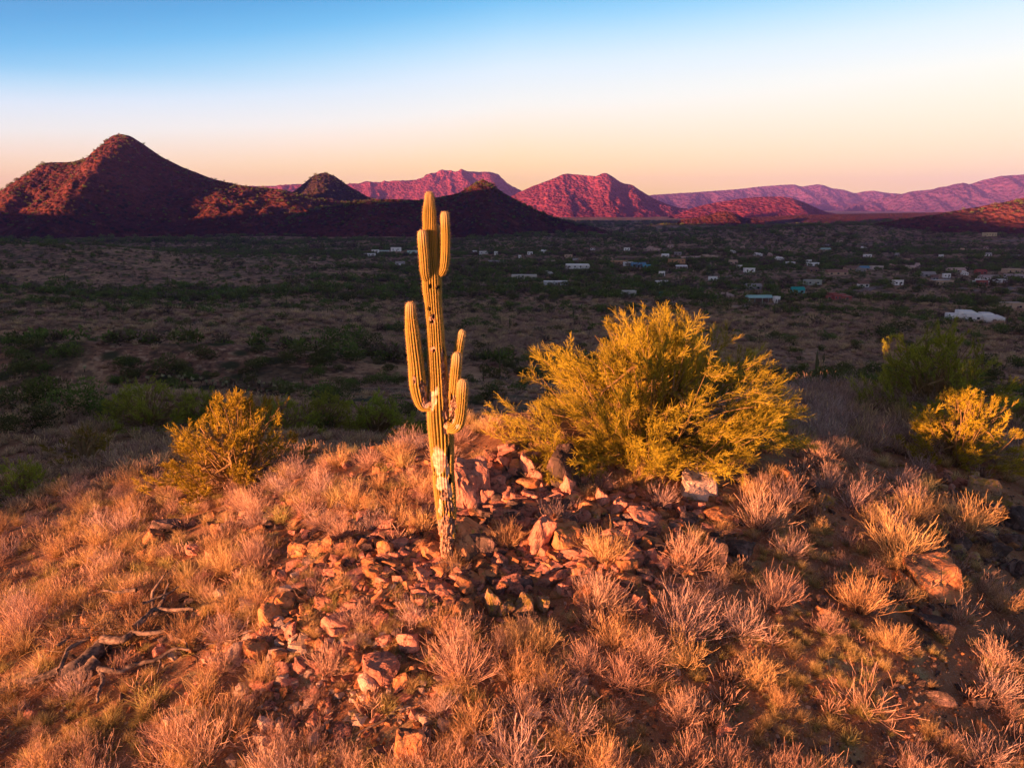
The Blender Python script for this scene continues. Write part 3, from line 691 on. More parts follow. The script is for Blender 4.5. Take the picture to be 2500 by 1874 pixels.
def spines(p, nrm, seed, per=6, ln=0.032, w=0.0028):
    r = np.random.RandomState(seed); P_ = np.repeat(p, per, 0); N_ = np.repeat(nrm, per, 0) + r.normal(size=(len(p) * per, 3)) * 0.7
    N_ /= np.linalg.norm(N_, axis=1, keepdims=True); l = ln * (0.6 + 0.8 * r.rand(len(P_)))[:, None]
    s = frame_perp(N_, r) * w * 0.5
    v = np.stack([P_ - s, P_ + s, P_ + N_ * l], 1).reshape(-1, 3); f = np.arange(len(v)).reshape(-1, 3)
    return v, f, np.repeat(r.rand(len(P_)), 3)
SAG = bpy.data.objects.new('saguaro_cactus', None); C.objects.link(SAG)
sb = pt(1090, 1378, SAG_Y); SAG.location = sb
tag(SAG, 'tall scarred golden green saguaro with seven arms rising from the rocky knoll', 'cactus')
def saguaro_part(name, rows, ribs, rings, nseg, seed, label=None, **k):
    v, f, a, sp, sn = cactus_stem(rows, ribs, rings, nseg, seed, **k)
    o = link(name, mesh_np(name, v - sb, [f], [M['cactus']], a, True), SAG)
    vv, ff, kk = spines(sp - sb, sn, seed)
    s = link('spines', mesh_np('spines', vv, [ff], [M['spine']], {'k': kk}), o); s['kind'] = 'stuff'
    if label: o['label'] = label
    return o
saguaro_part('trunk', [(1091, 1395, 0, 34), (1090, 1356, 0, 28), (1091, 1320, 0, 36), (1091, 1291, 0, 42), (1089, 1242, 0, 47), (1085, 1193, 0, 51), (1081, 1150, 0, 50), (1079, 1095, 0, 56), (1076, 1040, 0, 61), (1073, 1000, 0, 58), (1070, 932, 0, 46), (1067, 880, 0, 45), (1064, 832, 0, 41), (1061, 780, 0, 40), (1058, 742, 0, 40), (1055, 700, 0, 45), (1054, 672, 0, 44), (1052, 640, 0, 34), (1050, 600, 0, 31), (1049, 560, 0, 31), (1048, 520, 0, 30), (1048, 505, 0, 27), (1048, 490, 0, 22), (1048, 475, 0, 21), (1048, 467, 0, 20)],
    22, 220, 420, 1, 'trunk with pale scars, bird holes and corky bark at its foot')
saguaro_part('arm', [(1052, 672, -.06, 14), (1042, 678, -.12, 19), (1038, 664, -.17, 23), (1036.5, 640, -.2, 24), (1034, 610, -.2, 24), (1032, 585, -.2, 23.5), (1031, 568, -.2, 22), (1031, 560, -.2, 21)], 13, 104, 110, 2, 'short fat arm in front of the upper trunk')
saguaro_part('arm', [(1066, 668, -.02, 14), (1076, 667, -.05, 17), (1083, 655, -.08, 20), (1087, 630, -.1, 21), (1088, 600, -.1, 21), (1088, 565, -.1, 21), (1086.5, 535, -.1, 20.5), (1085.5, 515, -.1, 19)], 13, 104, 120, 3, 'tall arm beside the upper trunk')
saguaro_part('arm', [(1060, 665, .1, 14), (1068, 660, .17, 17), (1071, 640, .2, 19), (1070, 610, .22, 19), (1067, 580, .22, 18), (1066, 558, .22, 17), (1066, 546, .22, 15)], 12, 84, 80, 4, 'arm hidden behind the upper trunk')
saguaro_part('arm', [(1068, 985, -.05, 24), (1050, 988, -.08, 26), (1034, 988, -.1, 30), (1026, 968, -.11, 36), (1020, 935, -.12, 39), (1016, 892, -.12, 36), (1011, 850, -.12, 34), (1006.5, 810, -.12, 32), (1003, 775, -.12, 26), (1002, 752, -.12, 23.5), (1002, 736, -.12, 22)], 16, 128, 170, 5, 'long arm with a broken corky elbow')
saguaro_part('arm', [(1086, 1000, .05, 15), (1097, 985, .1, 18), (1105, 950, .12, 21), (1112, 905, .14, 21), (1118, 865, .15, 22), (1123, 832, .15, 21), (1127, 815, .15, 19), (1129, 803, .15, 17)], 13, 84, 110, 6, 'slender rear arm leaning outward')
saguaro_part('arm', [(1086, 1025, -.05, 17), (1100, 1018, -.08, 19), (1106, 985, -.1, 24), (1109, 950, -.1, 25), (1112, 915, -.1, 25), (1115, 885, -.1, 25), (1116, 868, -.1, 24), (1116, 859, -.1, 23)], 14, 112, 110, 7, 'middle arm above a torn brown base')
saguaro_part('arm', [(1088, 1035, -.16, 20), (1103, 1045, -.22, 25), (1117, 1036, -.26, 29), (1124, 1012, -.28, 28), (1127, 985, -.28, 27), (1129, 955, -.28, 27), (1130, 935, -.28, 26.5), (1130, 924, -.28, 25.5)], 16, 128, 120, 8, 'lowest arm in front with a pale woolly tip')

# ------------------------------------------------------------------ palo verdes
big = palo_verde(11, W=8.0, H=3.8, D=5.6, plumes=3300, twigs=42, limbs=15, w=0.0085, droop=0.5, lobes=260, name='large_palo_verde')
place_palo(big, 1598, 1082, 'large golden palo verde tree spreading over the rocky crest beside the saguaro', rz=0.4)
mid = palo_verde(12, W=4.2, H=2.9, D=3.6, plumes=1100, twigs=38, limbs=9, w=0.010, lobes=110, mat='palo_lime', name='medium_palo_verde')
gre = palo_verde(13, W=5.2, H=3.0, D=4.4, plumes=900, twigs=38, limbs=9, w=0.012, lobes=90, mat='palo_dark', name='green_palo_verde')
spa = palo_verde(14, W=4.0, H=2.4, D=3.2, plumes=260, twigs=46, limbs=8, w=0.010, droop=0.6, lobes=26, name='sparse_palo_verde')
place_palo(mid, 585, 1178, 'bright yellow palo verde bush standing alone on the grassy slope left of the saguaro', rz=1.0, scale=1.15)
place_palo(mid, 2335, 1128, 'loose orange lit palo verde bush above the lichen boulders at the right edge', rz=0.3, scale=(1.1, 1.0, 1.0))
place_palo(gre, 2280, 1000, 'broad green palo verde tree behind the dry grass on the far right', rz=0.2, scale=(1.2, 1.2, 1.35))
place_palo(gre, 2090, 955, 'low dark green palo verde between the dry grass and the broad green tree', rz=2.1, scale=(0.8, 0.8, 0.62), Y=42)
place_palo(gre, 2490, 1040, 'dark green palo verde cut off by the right edge of the picture', rz=3.1, scale=0.5)
for px, Y, sc, rz, lb in [(920, 54, 1.3, 1.2, 'green palo verde tree on the slope just left of the saguaro trunk'), (1165, 50, 1.1, 2.2, 'small green palo verde glimpsed behind the lower arms of the saguaro'),
   (370, 46, 1.25, .5, 'dark green palo verde tree close behind the yellow bush, on its left'), (790, 50, 1.1, 3.9, 'dark green palo verde tree right of the yellow bush'), (205, 33, 1.05, 4.4, 'thin sprawling palo verde with bare crooked limbs on the shaded slope'),
   (690, 44, .95, .2, 'dark bush directly behind the right flank of the yellow palo verde'), (15, 27, .6, 3, 'shaded palo verde at the left edge below the slope bushes'), (1035, 56, .8, 5.2, 'olive palo verde bush touching the saguaro trunk on its left side'),
   (485, 48, 1.0, 2.7, 'dark green bush peeking over the left shoulder of the yellow palo verde')]:
    place_palo(spa if 'sprawling' in lb else gre, px, 1060, lb, rz, sc, Y=Y)
# ------------------------------------------------------------------ masses nobody could count: one object each, scattered by geometry nodes
def scatter(name, P_, rot, scl, idx, protos, label):
    col = bpy.data.collections.new(name + '_kinds')
    for i, me in enumerate(protos):
        col.objects.link(bpy.data.objects.new('%s_kind_%02d' % (name, i), me))
    me = bpy.data.meshes.new(name); n = len(P_)
    me.vertices.add(n); me.vertices.foreach_set('co', np.asarray(P_, np.float32).ravel())
    for k, t, a in (('rot', 'FLOAT_VECTOR', rot), ('scl', 'FLOAT_VECTOR', scl)):
        q = me.attributes.new(k, t, 'POINT'); q.data.foreach_set('vector', np.asarray(a, np.float32).ravel())
    q = me.attributes.new('idx', 'INT', 'POINT'); q.data.foreach_set('value', np.asarray(idx, np.int32))
    o = link(name, me); o['kind'] = 'stuff'; o['label'] = label
    g = bpy.data.node_groups.new(name, 'GeometryNodeTree')
    g.interface.new_socket('Geometry', in_out='INPUT', socket_type='NodeSocketGeometry'); g.interface.new_socket('Geometry', in_out='OUTPUT', socket_type='NodeSocketGeometry')
    gi = g.nodes.new('NodeGroupInput'); go = g.nodes.new('NodeGroupOutput'); ip = g.nodes.new('GeometryNodeInstanceOnPoints')
    ci = g.nodes.new('GeometryNodeCollectionInfo'); ci.inputs['Collection'].default_value = col; ci.inputs['Separate Children'].default_value = True; ci.inputs['Reset Children'].default_value = True
    def na(nm, t):
        x = g.nodes.new('GeometryNodeInputNamedAttribute'); x.data_type = t; x.inputs['Name'].default_value = nm; return x.outputs['Attribute']
    g.links.new(gi.outputs[0], ip.inputs['Points']); g.links.new(ci.outputs[0], ip.inputs['Instance']); ip.inputs['Pick Instance'].default_value = True
    g.links.new(na('idx', 'INT'), ip.inputs['Instance Index']); g.links.new(na('scl', 'FLOAT_VECTOR'), ip.inputs['Scale'])
    er = g.nodes.new('FunctionNodeEulerToRotation'); g.links.new(na('rot', 'FLOAT_VECTOR'), er.inputs[0]); g.links.new(er.outputs[0], ip.inputs['Rotation'])
    g.links.new(ip.outputs[0], go.inputs[0])
    md = o.modifiers.new('scatter', 'NODES'); md.node_group = g
    return o

# ------------------------------------------------------------------ labels that single things out: which one, beside what
ORD = ['nearest', 'second nearest', 'third nearest', 'fourth nearest', 'fifth nearest', 'sixth nearest', 'seventh nearest', 'eighth nearest', 'ninth nearest', 'tenth nearest', 'eleventh nearest', 'twelfth nearest']
def ordinal(i):
    if i < 12: return ORD[i]
    tens = {1: 'teen', 2: 'twenty', 3: 'thirty', 4: 'forty', 5: 'fifty', 6: 'sixty', 7: 'seventy', 8: 'eighty', 9: 'ninety'}
    n = i + 1; u = ['', 'first', 'second', 'third', 'fourth', 'fifth', 'sixth', 'seventh', 'eighth', 'ninth']
    if n < 20: return ['thirteenth', 'fourteenth', 'fifteenth', 'sixteenth', 'seventeenth', 'eighteenth', 'nineteenth'][n - 13] + ' nearest'
    if n % 10 == 0: return tens[n // 10][:-1] + 'ieth nearest'
    return tens[n // 10] + ' ' + u[n % 10] + ' nearest'
def which_one(todo, marks, group):
    """todo: (object, phrase, category, px, py); marks: (phrase, px, py)"""
    by = {}
    mp = np.array([(m[1], m[2]) for m in marks], float)
    for o, ph, cat, px, py in todo:
        d = np.hypot((mp[:, 0] - px), (mp[:, 1] - py) * 1.3); j = int(d.argmin()); dx = px - mp[j, 0]; dy = (py - mp[j, 1]) * 1.3
        rel = ('right of' if dx > 0 else 'left of') if abs(dx) > abs(dy) else ('below' if dy > 0 else 'above')
        by.setdefault((ph, rel, marks[j][0]), []).append((d[j], o, cat))
    for (ph, rel, mk), l in by.items():
        l.sort(key=lambda q: q[0])
        for i, (_, o, cat) in enumerate(l): tag(o, '%s %s %s %s' % (ordinal(i), ph, rel, mk), cat, group)

# ------------------------------------------------------------------ rocks
def rock_mesh(seed, detail, npt=15, sq=0.5, name='rock'):
    r = np.random.RandomState(seed); bm = bmesh.new()
    p = r.normal(size=(npt, 3)); p /= np.linalg.norm(p, axis=1, keepdims=True)
    p = np.sign(p) * np.abs(p) ** sq; p *= r.uniform(0.75, 1.0, (npt, 1))
    for q in p: bm.verts.new(q)
    bmesh.ops.convex_hull(bm, input=bm.verts)
    for v in [v for v in bm.verts if not v.link_faces]: bm.verts.remove(v)
    if detail:
        bmesh.ops.dissolve_limit(bm, angle_limit=R(14), verts=bm.verts, edges=bm.edges)
        bmesh.ops.bevel(bm, geom=list(bm.edges), offset=0.06, segments=1, affect='EDGES', clamp_overlap=True)
        bmesh.ops.triangulate(bm, faces=bm.faces)
        for _ in range(5):
            es = [e for e in bm.edges if e.calc_length() > (0.26 if detail > 1 else 0.42)]
            if not es: break
            bmesh.ops.subdivide_edges(bm, edges=es, cuts=1); bmesh.ops.triangulate(bm, faces=[f for f in bm.faces if len(f.verts) > 3])
        bm.normal_update()
        co = np.array([v.co for v in bm.verts]); no = np.array([v.normal for v in bm.verts])
        n = fbm(co[:, 0] * 2.1 + co[:, 2] * 1.7, co[:, 1] * 2.1 - co[:, 2] * 1.3, seed, 4) * 0.11
        cr = np.abs(fbm(co[:, 0] * 1.3 + co[:, 2], co[:, 1] * 1.3 + co[:, 2] * 0.6, seed + 50, 2)); n -= 0.10 * np.clip(1 - cr / 0.10, 0, 1)
        co = co + no * n[:, None]
        for v, c in zip(bm.verts, co): v.co = c
    co = np.array([v.co for v in bm.verts]); lo, hi = co.min(0), co.max(0)
    for v in bm.verts: v.co = [(v.co[i] - (lo[i] + hi[i]) / 2) / (hi[i] - lo[i]) for i in range(3)]      # a unit box
    bmesh.ops.recalc_face_normals(bm, faces=bm.faces)
    me = bpy.data.meshes.new(name); bm.to_mesh(me); bm.free(); return me
RK = ['rock_pink', 'rock_orange', 'rock_dark', 'rock_pale', 'rock_lichen']
RW = {'rock_pink': 'pinkish', 'rock_orange': 'orange brown', 'rock_dark': 'dark', 'rock_pale': 'pale', 'rock_lichen': 'lichen spotted'}
_hero = [rock_mesh(500 + i, 2, [13, 16, 12, 18, 14, 22, 11, 15][i % 8], [0.45, 0.6, 0.5, 0.8, 0.55, 0.7, 0.4, 0.6][i % 8]) for i in range(16)]
_mid = [rock_mesh(540 + i, 1, 14, 0.55) for i in range(10)]
_small = [rock_mesh(560 + i, 0, 12, 0.55) for i in range(10)]
ROCK = {}
for k in RK:
    for nm, src in (('hero', _hero), ('mid', _mid), ('small', _small)):
        L = []
        for me in src:
            m = me.copy(); m.materials.clear(); m.materials.append(M[k]); L.append(m)
        ROCK[k, nm] = L
# (px, py of the rock's middle, width px, height px, kind, mesh, tilt, turn, label or None)
HERO = [(1151,1190,88,122,'rock_pink',0,.15,.3,'tall pink boulder leaning right beside the saguaro trunk'),(1185,1216,36,46,'rock_pink',6,.2,.9,'small pink wedge of rock at the right foot of the tall pink boulder'),
 (1287,1140,38,66,'rock_pink',2,.1,1.3,'upright split pink rock between the tall pink boulder and the black topped boulder'),(1303,1172,42,48,'rock_pink',4,.3,.4,'pink block at the foot of the upright split rock'),(1310,1112,28,26,'rock_pink',1,.2,2,'small pink rock behind the upright split rock'),
 (1377,1150,82,122,'rock_dark',5,.1,.7,'large black topped boulder below the left edge of the large palo verde'),(1382,1188,46,62,'rock_pink',3,.15,1.9,'pink front face of rock leaning on the black topped boulder'),
 (1142,1328,98,106,'rock_orange',7,.4,.5,'orange boulder with a shaded right side just right of the saguaro foot'),(1180,1330,70,80,'rock_dark',8,.1,2.2,'dark boulder wedged behind the orange boulder at the saguaro foot'),(1050,1353,60,54,'rock_orange',9,.1,1.1,'squat orange boulder touching the left side of the saguaro foot'),
 (1090,1386,66,34,'rock_pale',10,0,.2,'white crusted rock directly in front of the saguaro foot'),(941,1341,44,44,'rock_orange',11,.1,.8,'orange rock second left of the saguaro foot, in front of pink shrubs'),(979,1327,48,32,'rock_pink',12,0,.1,'low pinkish rock with a dark top, left of the squat orange boulder'),
 (911,1402,48,46,'rock_orange',13,0,2.4,'rounded brown rock alone on bare soil left of the saguaro foot'),(784,1334,66,54,'rock_orange',14,.2,1.5,'rough orange outcrop at the upper edge of the scree'),(731,1342,50,38,'rock_orange',15,.1,.2,'brown rock left of the rough orange outcrop'),
 (1318,1312,52,102,'rock_pink',6,.35,.4,'leaning pink slab standing right of the saguaro'),(1384,1318,74,72,'rock_orange',0,.2,1.7,'blocky orange boulder right of the leaning pink slab'),(1216,1372,52,52,'rock_pink',3,.1,2.8,'pink rock below the orange boulder, right of the saguaro foot'),
 (1204,1473,40,68,'rock_lichen',2,.1,.6,'upright yellow lichen rock, leftmost of the lichen fins'),(1133,1493,58,56,'rock_orange',5,.2,1.4,'orange boulder left of the lichen fins'),(1234,1490,36,46,'rock_lichen',6,.4,.3,'second of the yellow lichen fins'),(1278,1484,50,58,'rock_lichen',4,.5,.9,'broad leaning lichen fin in the middle of the row'),(1323,1476,36,46,'rock_lichen',1,.4,.2,'last and rightmost of the lichen fins'),(1282,1512,40,34,'rock_dark',8,.2,.4,'dark rock at the foot of the broad lichen fin'),
 (686,1476,66,56,'rock_orange',9,.3,1.2,'angular orange rock at the head of the scree'),(1104,1532,52,58,'rock_pink',10,.25,.5,'smooth tan boulder below the orange boulder by the lichen fins'),(998,1570,58,56,'rock_pink',11,.1,2.6,'round cracked boulder in the middle of the slope'),(968,1548,26,34,'rock_dark',12,.1,.2,'dark rock on the left shoulder of the round cracked boulder'),
 (926,1640,96,76,'rock_pink',13,.1,.3,'broad cracked outcrop below the round cracked boulder'),(905,1660,60,50,'rock_pale',5,.1,1.3,'pale lobe at the left end of the broad cracked outcrop'),(976,1664,46,44,'rock_orange',14,.2,2.1,'orange block at the right end of the broad cracked outcrop'),(950,1606,36,30,'rock_lichen',3,.2,.7,'lichen topped stone between the cracked boulder and the outcrop'),
 (1005,1824,80,102,'rock_orange',15,.1,.5,'large orange boulder at the bottom edge of the picture'),(1040,1815,26,70,'rock_dark',6,.1,.3,'dark slab against the right side of the large bottom boulder'),(836,1790,42,38,'rock_pink',0,.2,1.0,'tan block left of the large bottom boulder'),
 (649,1768,42,40,'rock_pale',2,.2,.3,'topmost pale block of the pile at the bottom left of the scree'),(682,1783,28,36,'rock_pale',4,.1,1.1,'narrow pale block right of the topmost block of the pile'),(630,1805,34,32,'rock_pale',1,.1,.5,'pale block at the left side of the bottom pile'),(653,1822,34,38,'rock_pale',7,.3,.9,'pale leaning block in the bottom pile, left of its twin'),(675,1820,30,38,'rock_pale',3,.3,1.9,'pale leaning block in the bottom pile, right of its twin'),(622,1850,48,36,'rock_dark',8,.1,.2,'grey rock at the lower end of the pale block pile'),(762,1816,32,52,'rock_pale',9,.1,2.3,'chalky upright rock right of the pale block pile'),(695,1840,26,22,'rock_pale',10,.1,.4,'small pale stone below the pale block pile'),
 (690,1633,38,46,'rock_pink',11,.2,.6,'pink block in the middle of the scree'),(630,1667,36,34,'rock_pink',12,.1,1.6,'pink block left of the middle of the scree'),(622,1592,62,52,'rock_orange',13,.3,.4,'brown boulder at the left border of the scree'),(705,1539,42,46,'rock_pink',14,.2,1.2,'pink rock below the angular rock at the head of the scree'),(660,1500,58,72,'rock_orange',5,.1,2.5,'knobbly brown outcrop under the angular rock at the scree head'),(655,1700,30,30,'rock_orange',15,.1,.7,'orange rock in the lower scree'),
 (920,1845,56,44,'rock_dark',6,.2,.9,'grey slab at the bottom edge left of the large bottom boulder'),(856,1862,50,30,'rock_lichen',3,0,.3,'yellow lichen rock at the very bottom edge of the picture'),
 (1706,1190,86,64,'rock_pale',0,.2,.2,'big pale tan boulder at the foot of the large palo verde'),(1751,1262,78,44,'rock_orange',9,.15,.4,'orange boulder with a flat top below the big pale tan boulder'),(1470,1221,32,54,'rock_pink',2,.2,.8,'thin pink standing slab left of its tilted neighbour'),(1506,1240,36,50,'rock_pink',6,.35,.3,'tilted pink slab right of the thin standing slab'),(1540,1244,40,36,'rock_pink',1,.2,1.4,'pink stone between the tilted slab and the cracked bedrock'),(1566,1272,78,56,'rock_pink',13,.2,2.2,'upper block of the cracked bedrock on the crest'),(1540,1300,56,44,'rock_pink',5,.2,.6,'lower block of the cracked bedrock on the crest'),(1425,1262,30,38,'rock_pink',4,.4,.9,'small pink slab left of the standing slabs'),(1455,1262,28,32,'rock_lichen',7,.1,1.9,'small lichen stone under the thin standing slab'),
 (1751,1352,44,88,'rock_dark',8,.05,.2,'tall purple brown boulder beside the big pale shrub'),(1806,1341,68,50,'rock_dark',10,.15,1.1,'low dark boulder right of the tall purple boulder'),(1762,1300,60,26,'rock_dark',6,.1,.4,'flat dark slab between the orange boulder and the purple boulder'),(1575,1402,42,36,'rock_dark',11,.1,.6,'round grey rock below the shrubs in the middle of the slope'),(1534,1340,36,30,'rock_pink',12,.1,2,'purple pink rock under the cracked bedrock'),(1577,1334,30,32,'rock_orange',14,.1,.3,'orange pebble shaped rock right of the purple pink rock'),(1607,1340,40,34,'rock_dark',15,.1,1.5,'dark rock touching the left side of the big pale shrub'),
 (1553,1472,50,46,'rock_pink',3,.2,.4,'tan rock among the dry shrubs below the lichen fins row'),(1590,1465,22,46,'rock_orange',2,.3,1,'narrow orange rock right of the tan rock among dry shrubs'),(1279,1426,46,30,'rock_dark',0,.1,.2,'charcoal rock on bare soil above the lichen fins'),(1706,1236,30,26,'rock_pink',1,.1,.9,'small rock just below the big pale tan boulder'),(1703,1256,34,22,'rock_pink',5,.1,1.7,'flat small rock second below the big pale tan boulder'),
 (1929,1168,40,46,'rock_orange',7,.1,.3,'brown boulder right of the large palo verde, above the gravel'),(1985,1192,34,30,'rock_dark',9,.1,1.2,'dark round rock right of the brown boulder by the palo verde'),(2015,1224,34,34,'rock_lichen',4,.2,.8,'three sided lichen rock on the gravel right of the palo verde'),(1929,1145,32,20,'rock_dark',12,.1,.5,'flat dark rock behind the brown boulder by the palo verde'),(1955,1194,28,28,'rock_dark',13,.1,2.3,'dark rock in front of the brown boulder by the palo verde'),(1935,1218,26,20,'rock_lichen',8,.1,1.6,'yellow spotted stone below the brown boulder by the palo verde'),
 (2398,1192,72,60,'rock_lichen',15,.15,.4,'large yellow lichen boulder at the right edge under the loose orange bush'),(2345,1180,54,32,'rock_pink',3,.1,1,'pink ledge left of the large yellow lichen boulder'),(2304,1168,32,32,'rock_pink',11,.1,.2,'small pink boulder left of the pink ledge'),(2484,1270,62,62,'rock_dark',5,.1,.9,'rounded grey boulder on the right edge below the lichen boulder'),(2443,1222,48,38,'rock_lichen',14,.1,2.1,'lichen rock right below the large yellow lichen boulder'),(2420,1245,42,36,'rock_dark',10,.1,.4,'dark rock between the lichen boulders and the grey boulder'),(2470,1320,46,40,'rock_dark',1,.1,1.3,'dark rock below the rounded grey boulder on the right edge'),(2400,1318,46,44,'rock_dark',13,.1,.2,'dark rock in the shaded rubble above the big orange boulder'),(2345,1325,40,36,'rock_dark',12,.1,1.8,'dark rock in the shaded rubble, nearest the golden grass'),(2430,1350,52,50,'rock_dark',6,.1,.7,'large dark slab in the shaded rubble'),(2375,1365,36,30,'rock_lichen',9,.1,2.6,'greenish rock at the lower side of the shaded rubble'),(2488,1390,40,40,'rock_dark',4,.1,.1,'dark rock on the right edge at the lower side of the rubble'),
 (2274,1416,136,98,'rock_orange',0,.1,.35,'big smooth orange boulder glowing on the right slope'),(2206,1424,38,56,'rock_orange',2,.2,.6,'narrow rock against the left side of the big orange boulder'),(2169,1410,44,36,'rock_orange',7,.1,1.5,'brown rock second left of the big orange boulder'),(2229,1462,34,24,'rock_orange',1,.1,.9,'small rock under the left corner of the big orange boulder'),(2278,1530,78,54,'rock_dark',8,.1,.3,'dark reddish purple boulder below the big orange boulder'),(2259,1490,30,24,'rock_pink',3,.1,1.1,'pink stone between the orange and the purple boulder'),
 (2297,1705,68,42,'rock_dark',11,.05,.4,'flat reddish stone on the dark bare soil near the lower right'),(2392,1716,44,34,'rock_dark',15,.1,1.2,'dark rock right of the flat reddish stone'),(1764,1780,34,42,'rock_pink',6,.2,.7,'lone pink rock on bare soil near the bottom'),(2019,1852,62,50,'rock_dark',5,.1,.2,'dark boulder at the bottom edge right of centre'),(2158,1858,56,36,'rock_dark',10,.1,1.9,'low dark rock at the bottom edge, right of the dark boulder'),(2188,1560,42,28,'rock_dark',9,.1,.5,'narrow dark rock left below the purple boulder'),(2394,1775,24,28,'rock_orange',4,.2,.3,'small lit orange rock by the lower right shrub'),
 (1940,1432,30,20,'rock_pink',0,.1,.6,'tan stone of the little group left of the golden shrub'),(2010,1490,34,20,'rock_orange',2,.1,.9,'flat tan stone of the little group, nearest the golden shrub'),(2008,1465,26,22,'rock_dark',7,.1,1.4,'grey stone of the little group, nearest the path'),
 (375,1310,54,44,'rock_orange',3,.1,.5,'glowing orange boulder alone among the dry grass on the left'),(410,1286,76,36,'rock_dark',6,.15,.25,'flat dark slab behind the glowing orange boulder on the left'),(553,1292,40,38,'rock_dark',9,.1,1.2,'dark rock right of the dark slab in the dry grass'),(525,1292,30,36,'rock_orange',1,.1,.6,'orange rock leaning on the dark rock in the dry grass'),(450,1222,22,16,'rock_orange',12,.1,.2,'small orange stone above the dark slab on the left'),(345,1352,34,26,'rock_orange',14,.1,1.1,'half hidden rock below the glowing orange boulder'),(469,1345,36,28,'rock_pink',13,.1,.8,'half hidden pink rock in grass right of the glowing orange boulder'),
 (215,1520,26,56,'rock_orange',2,.2,.3,'upright brown rock behind the fallen dead tree'),(235,1548,30,50,'rock_orange',11,.1,.9,'brown rock right of the upright rock behind the dead tree'),(390,1594,34,40,'rock_pink',5,.1,.4,'tan rock framed by the branches of the dead tree'),(425,1600,28,22,'rock_pale',7,.1,1.6,'pale stone right of the tan rock in the dead tree'),(280,1632,26,36,'rock_lichen',4,.1,.2,'yellow rock under the trunk of the dead tree'),(75,1745,26,30,'rock_pink',15,.2,.7,'grey pink rock below the dead tree at the lower left'),(408,1760,18,22,'rock_pale',8,.1,.5,'lone pale pebble on the lower left grass'),(435,1552,36,40,'rock_dark',10,.1,.3,'grey rock under the upper right branch of the dead tree')]
MARK = []
r_ = np.random.RandomState(77)
hp = np.array([(h[0], h[1] + h[3] * 0.36) for h in HERO]); hq = at(hp[:, 0], hp[:, 1])
for h, q in zip(HERO, hq):
    dep = project(q)[2]; m = dep / F; w, hh = h[2] * m * 1.08, h[3] * m * 1.08
    dpt = (0.55 * w + 0.45 * hh) * r_.uniform(0.85, 1.1)
    c = pt(h[0], h[1], q[1] + dpt * 0.25)
    o = link('boulder' if max(h[2], h[3]) > 70 else 'rock', ROCK[h[4], 'hero'][h[5] % 16], loc=c, rot=(r_.uniform(-.12, .12), h[6] * 0.6, r_.uniform(-.25, .25)), scale=(w, dpt, hh))
    tag(o, h[8], 'boulder' if max(h[2], h[3]) > 70 else 'rock', 'rocks on the knoll')
avoid = [(q[0], q[1], max(h[2], h[3]) * project(q)[2] / F * 0.5) for h, q in zip(HERO, hq)]
KM = [('the saguaro foot', 1090, 1375), ('the tall pink boulder', 1151, 1190), ('the lichen fins', 1250, 1485), ('the round cracked boulder', 998, 1570), ('the large bottom boulder', 1005, 1824), ('the pale block pile', 655, 1800), ('the scree head', 686, 1476),
      ('the rough orange outcrop', 784, 1334), ('the big pale tan boulder', 1706, 1190), ('the cracked bedrock', 1560, 1280), ('the tall purple boulder', 1751, 1352), ('the big orange boulder', 2274, 1416), ('the large yellow lichen boulder', 2398, 1192), ('the dark purple boulder', 2278, 1530),
      ('the lone pink bottom rock', 1764, 1780), ('the glowing left boulder', 375, 1310), ('the fallen dead tree', 230, 1600), ('the yellow palo verde bush', 570, 1178), ('the brown boulder beside the palo verde', 1929, 1168), ('the tan rock among dry shrubs', 1553, 1472), ('the flat reddish stone', 2297, 1705), ('the low bottom right rock', 2158, 1858), ('the lower left pale pebble', 408, 1760)]
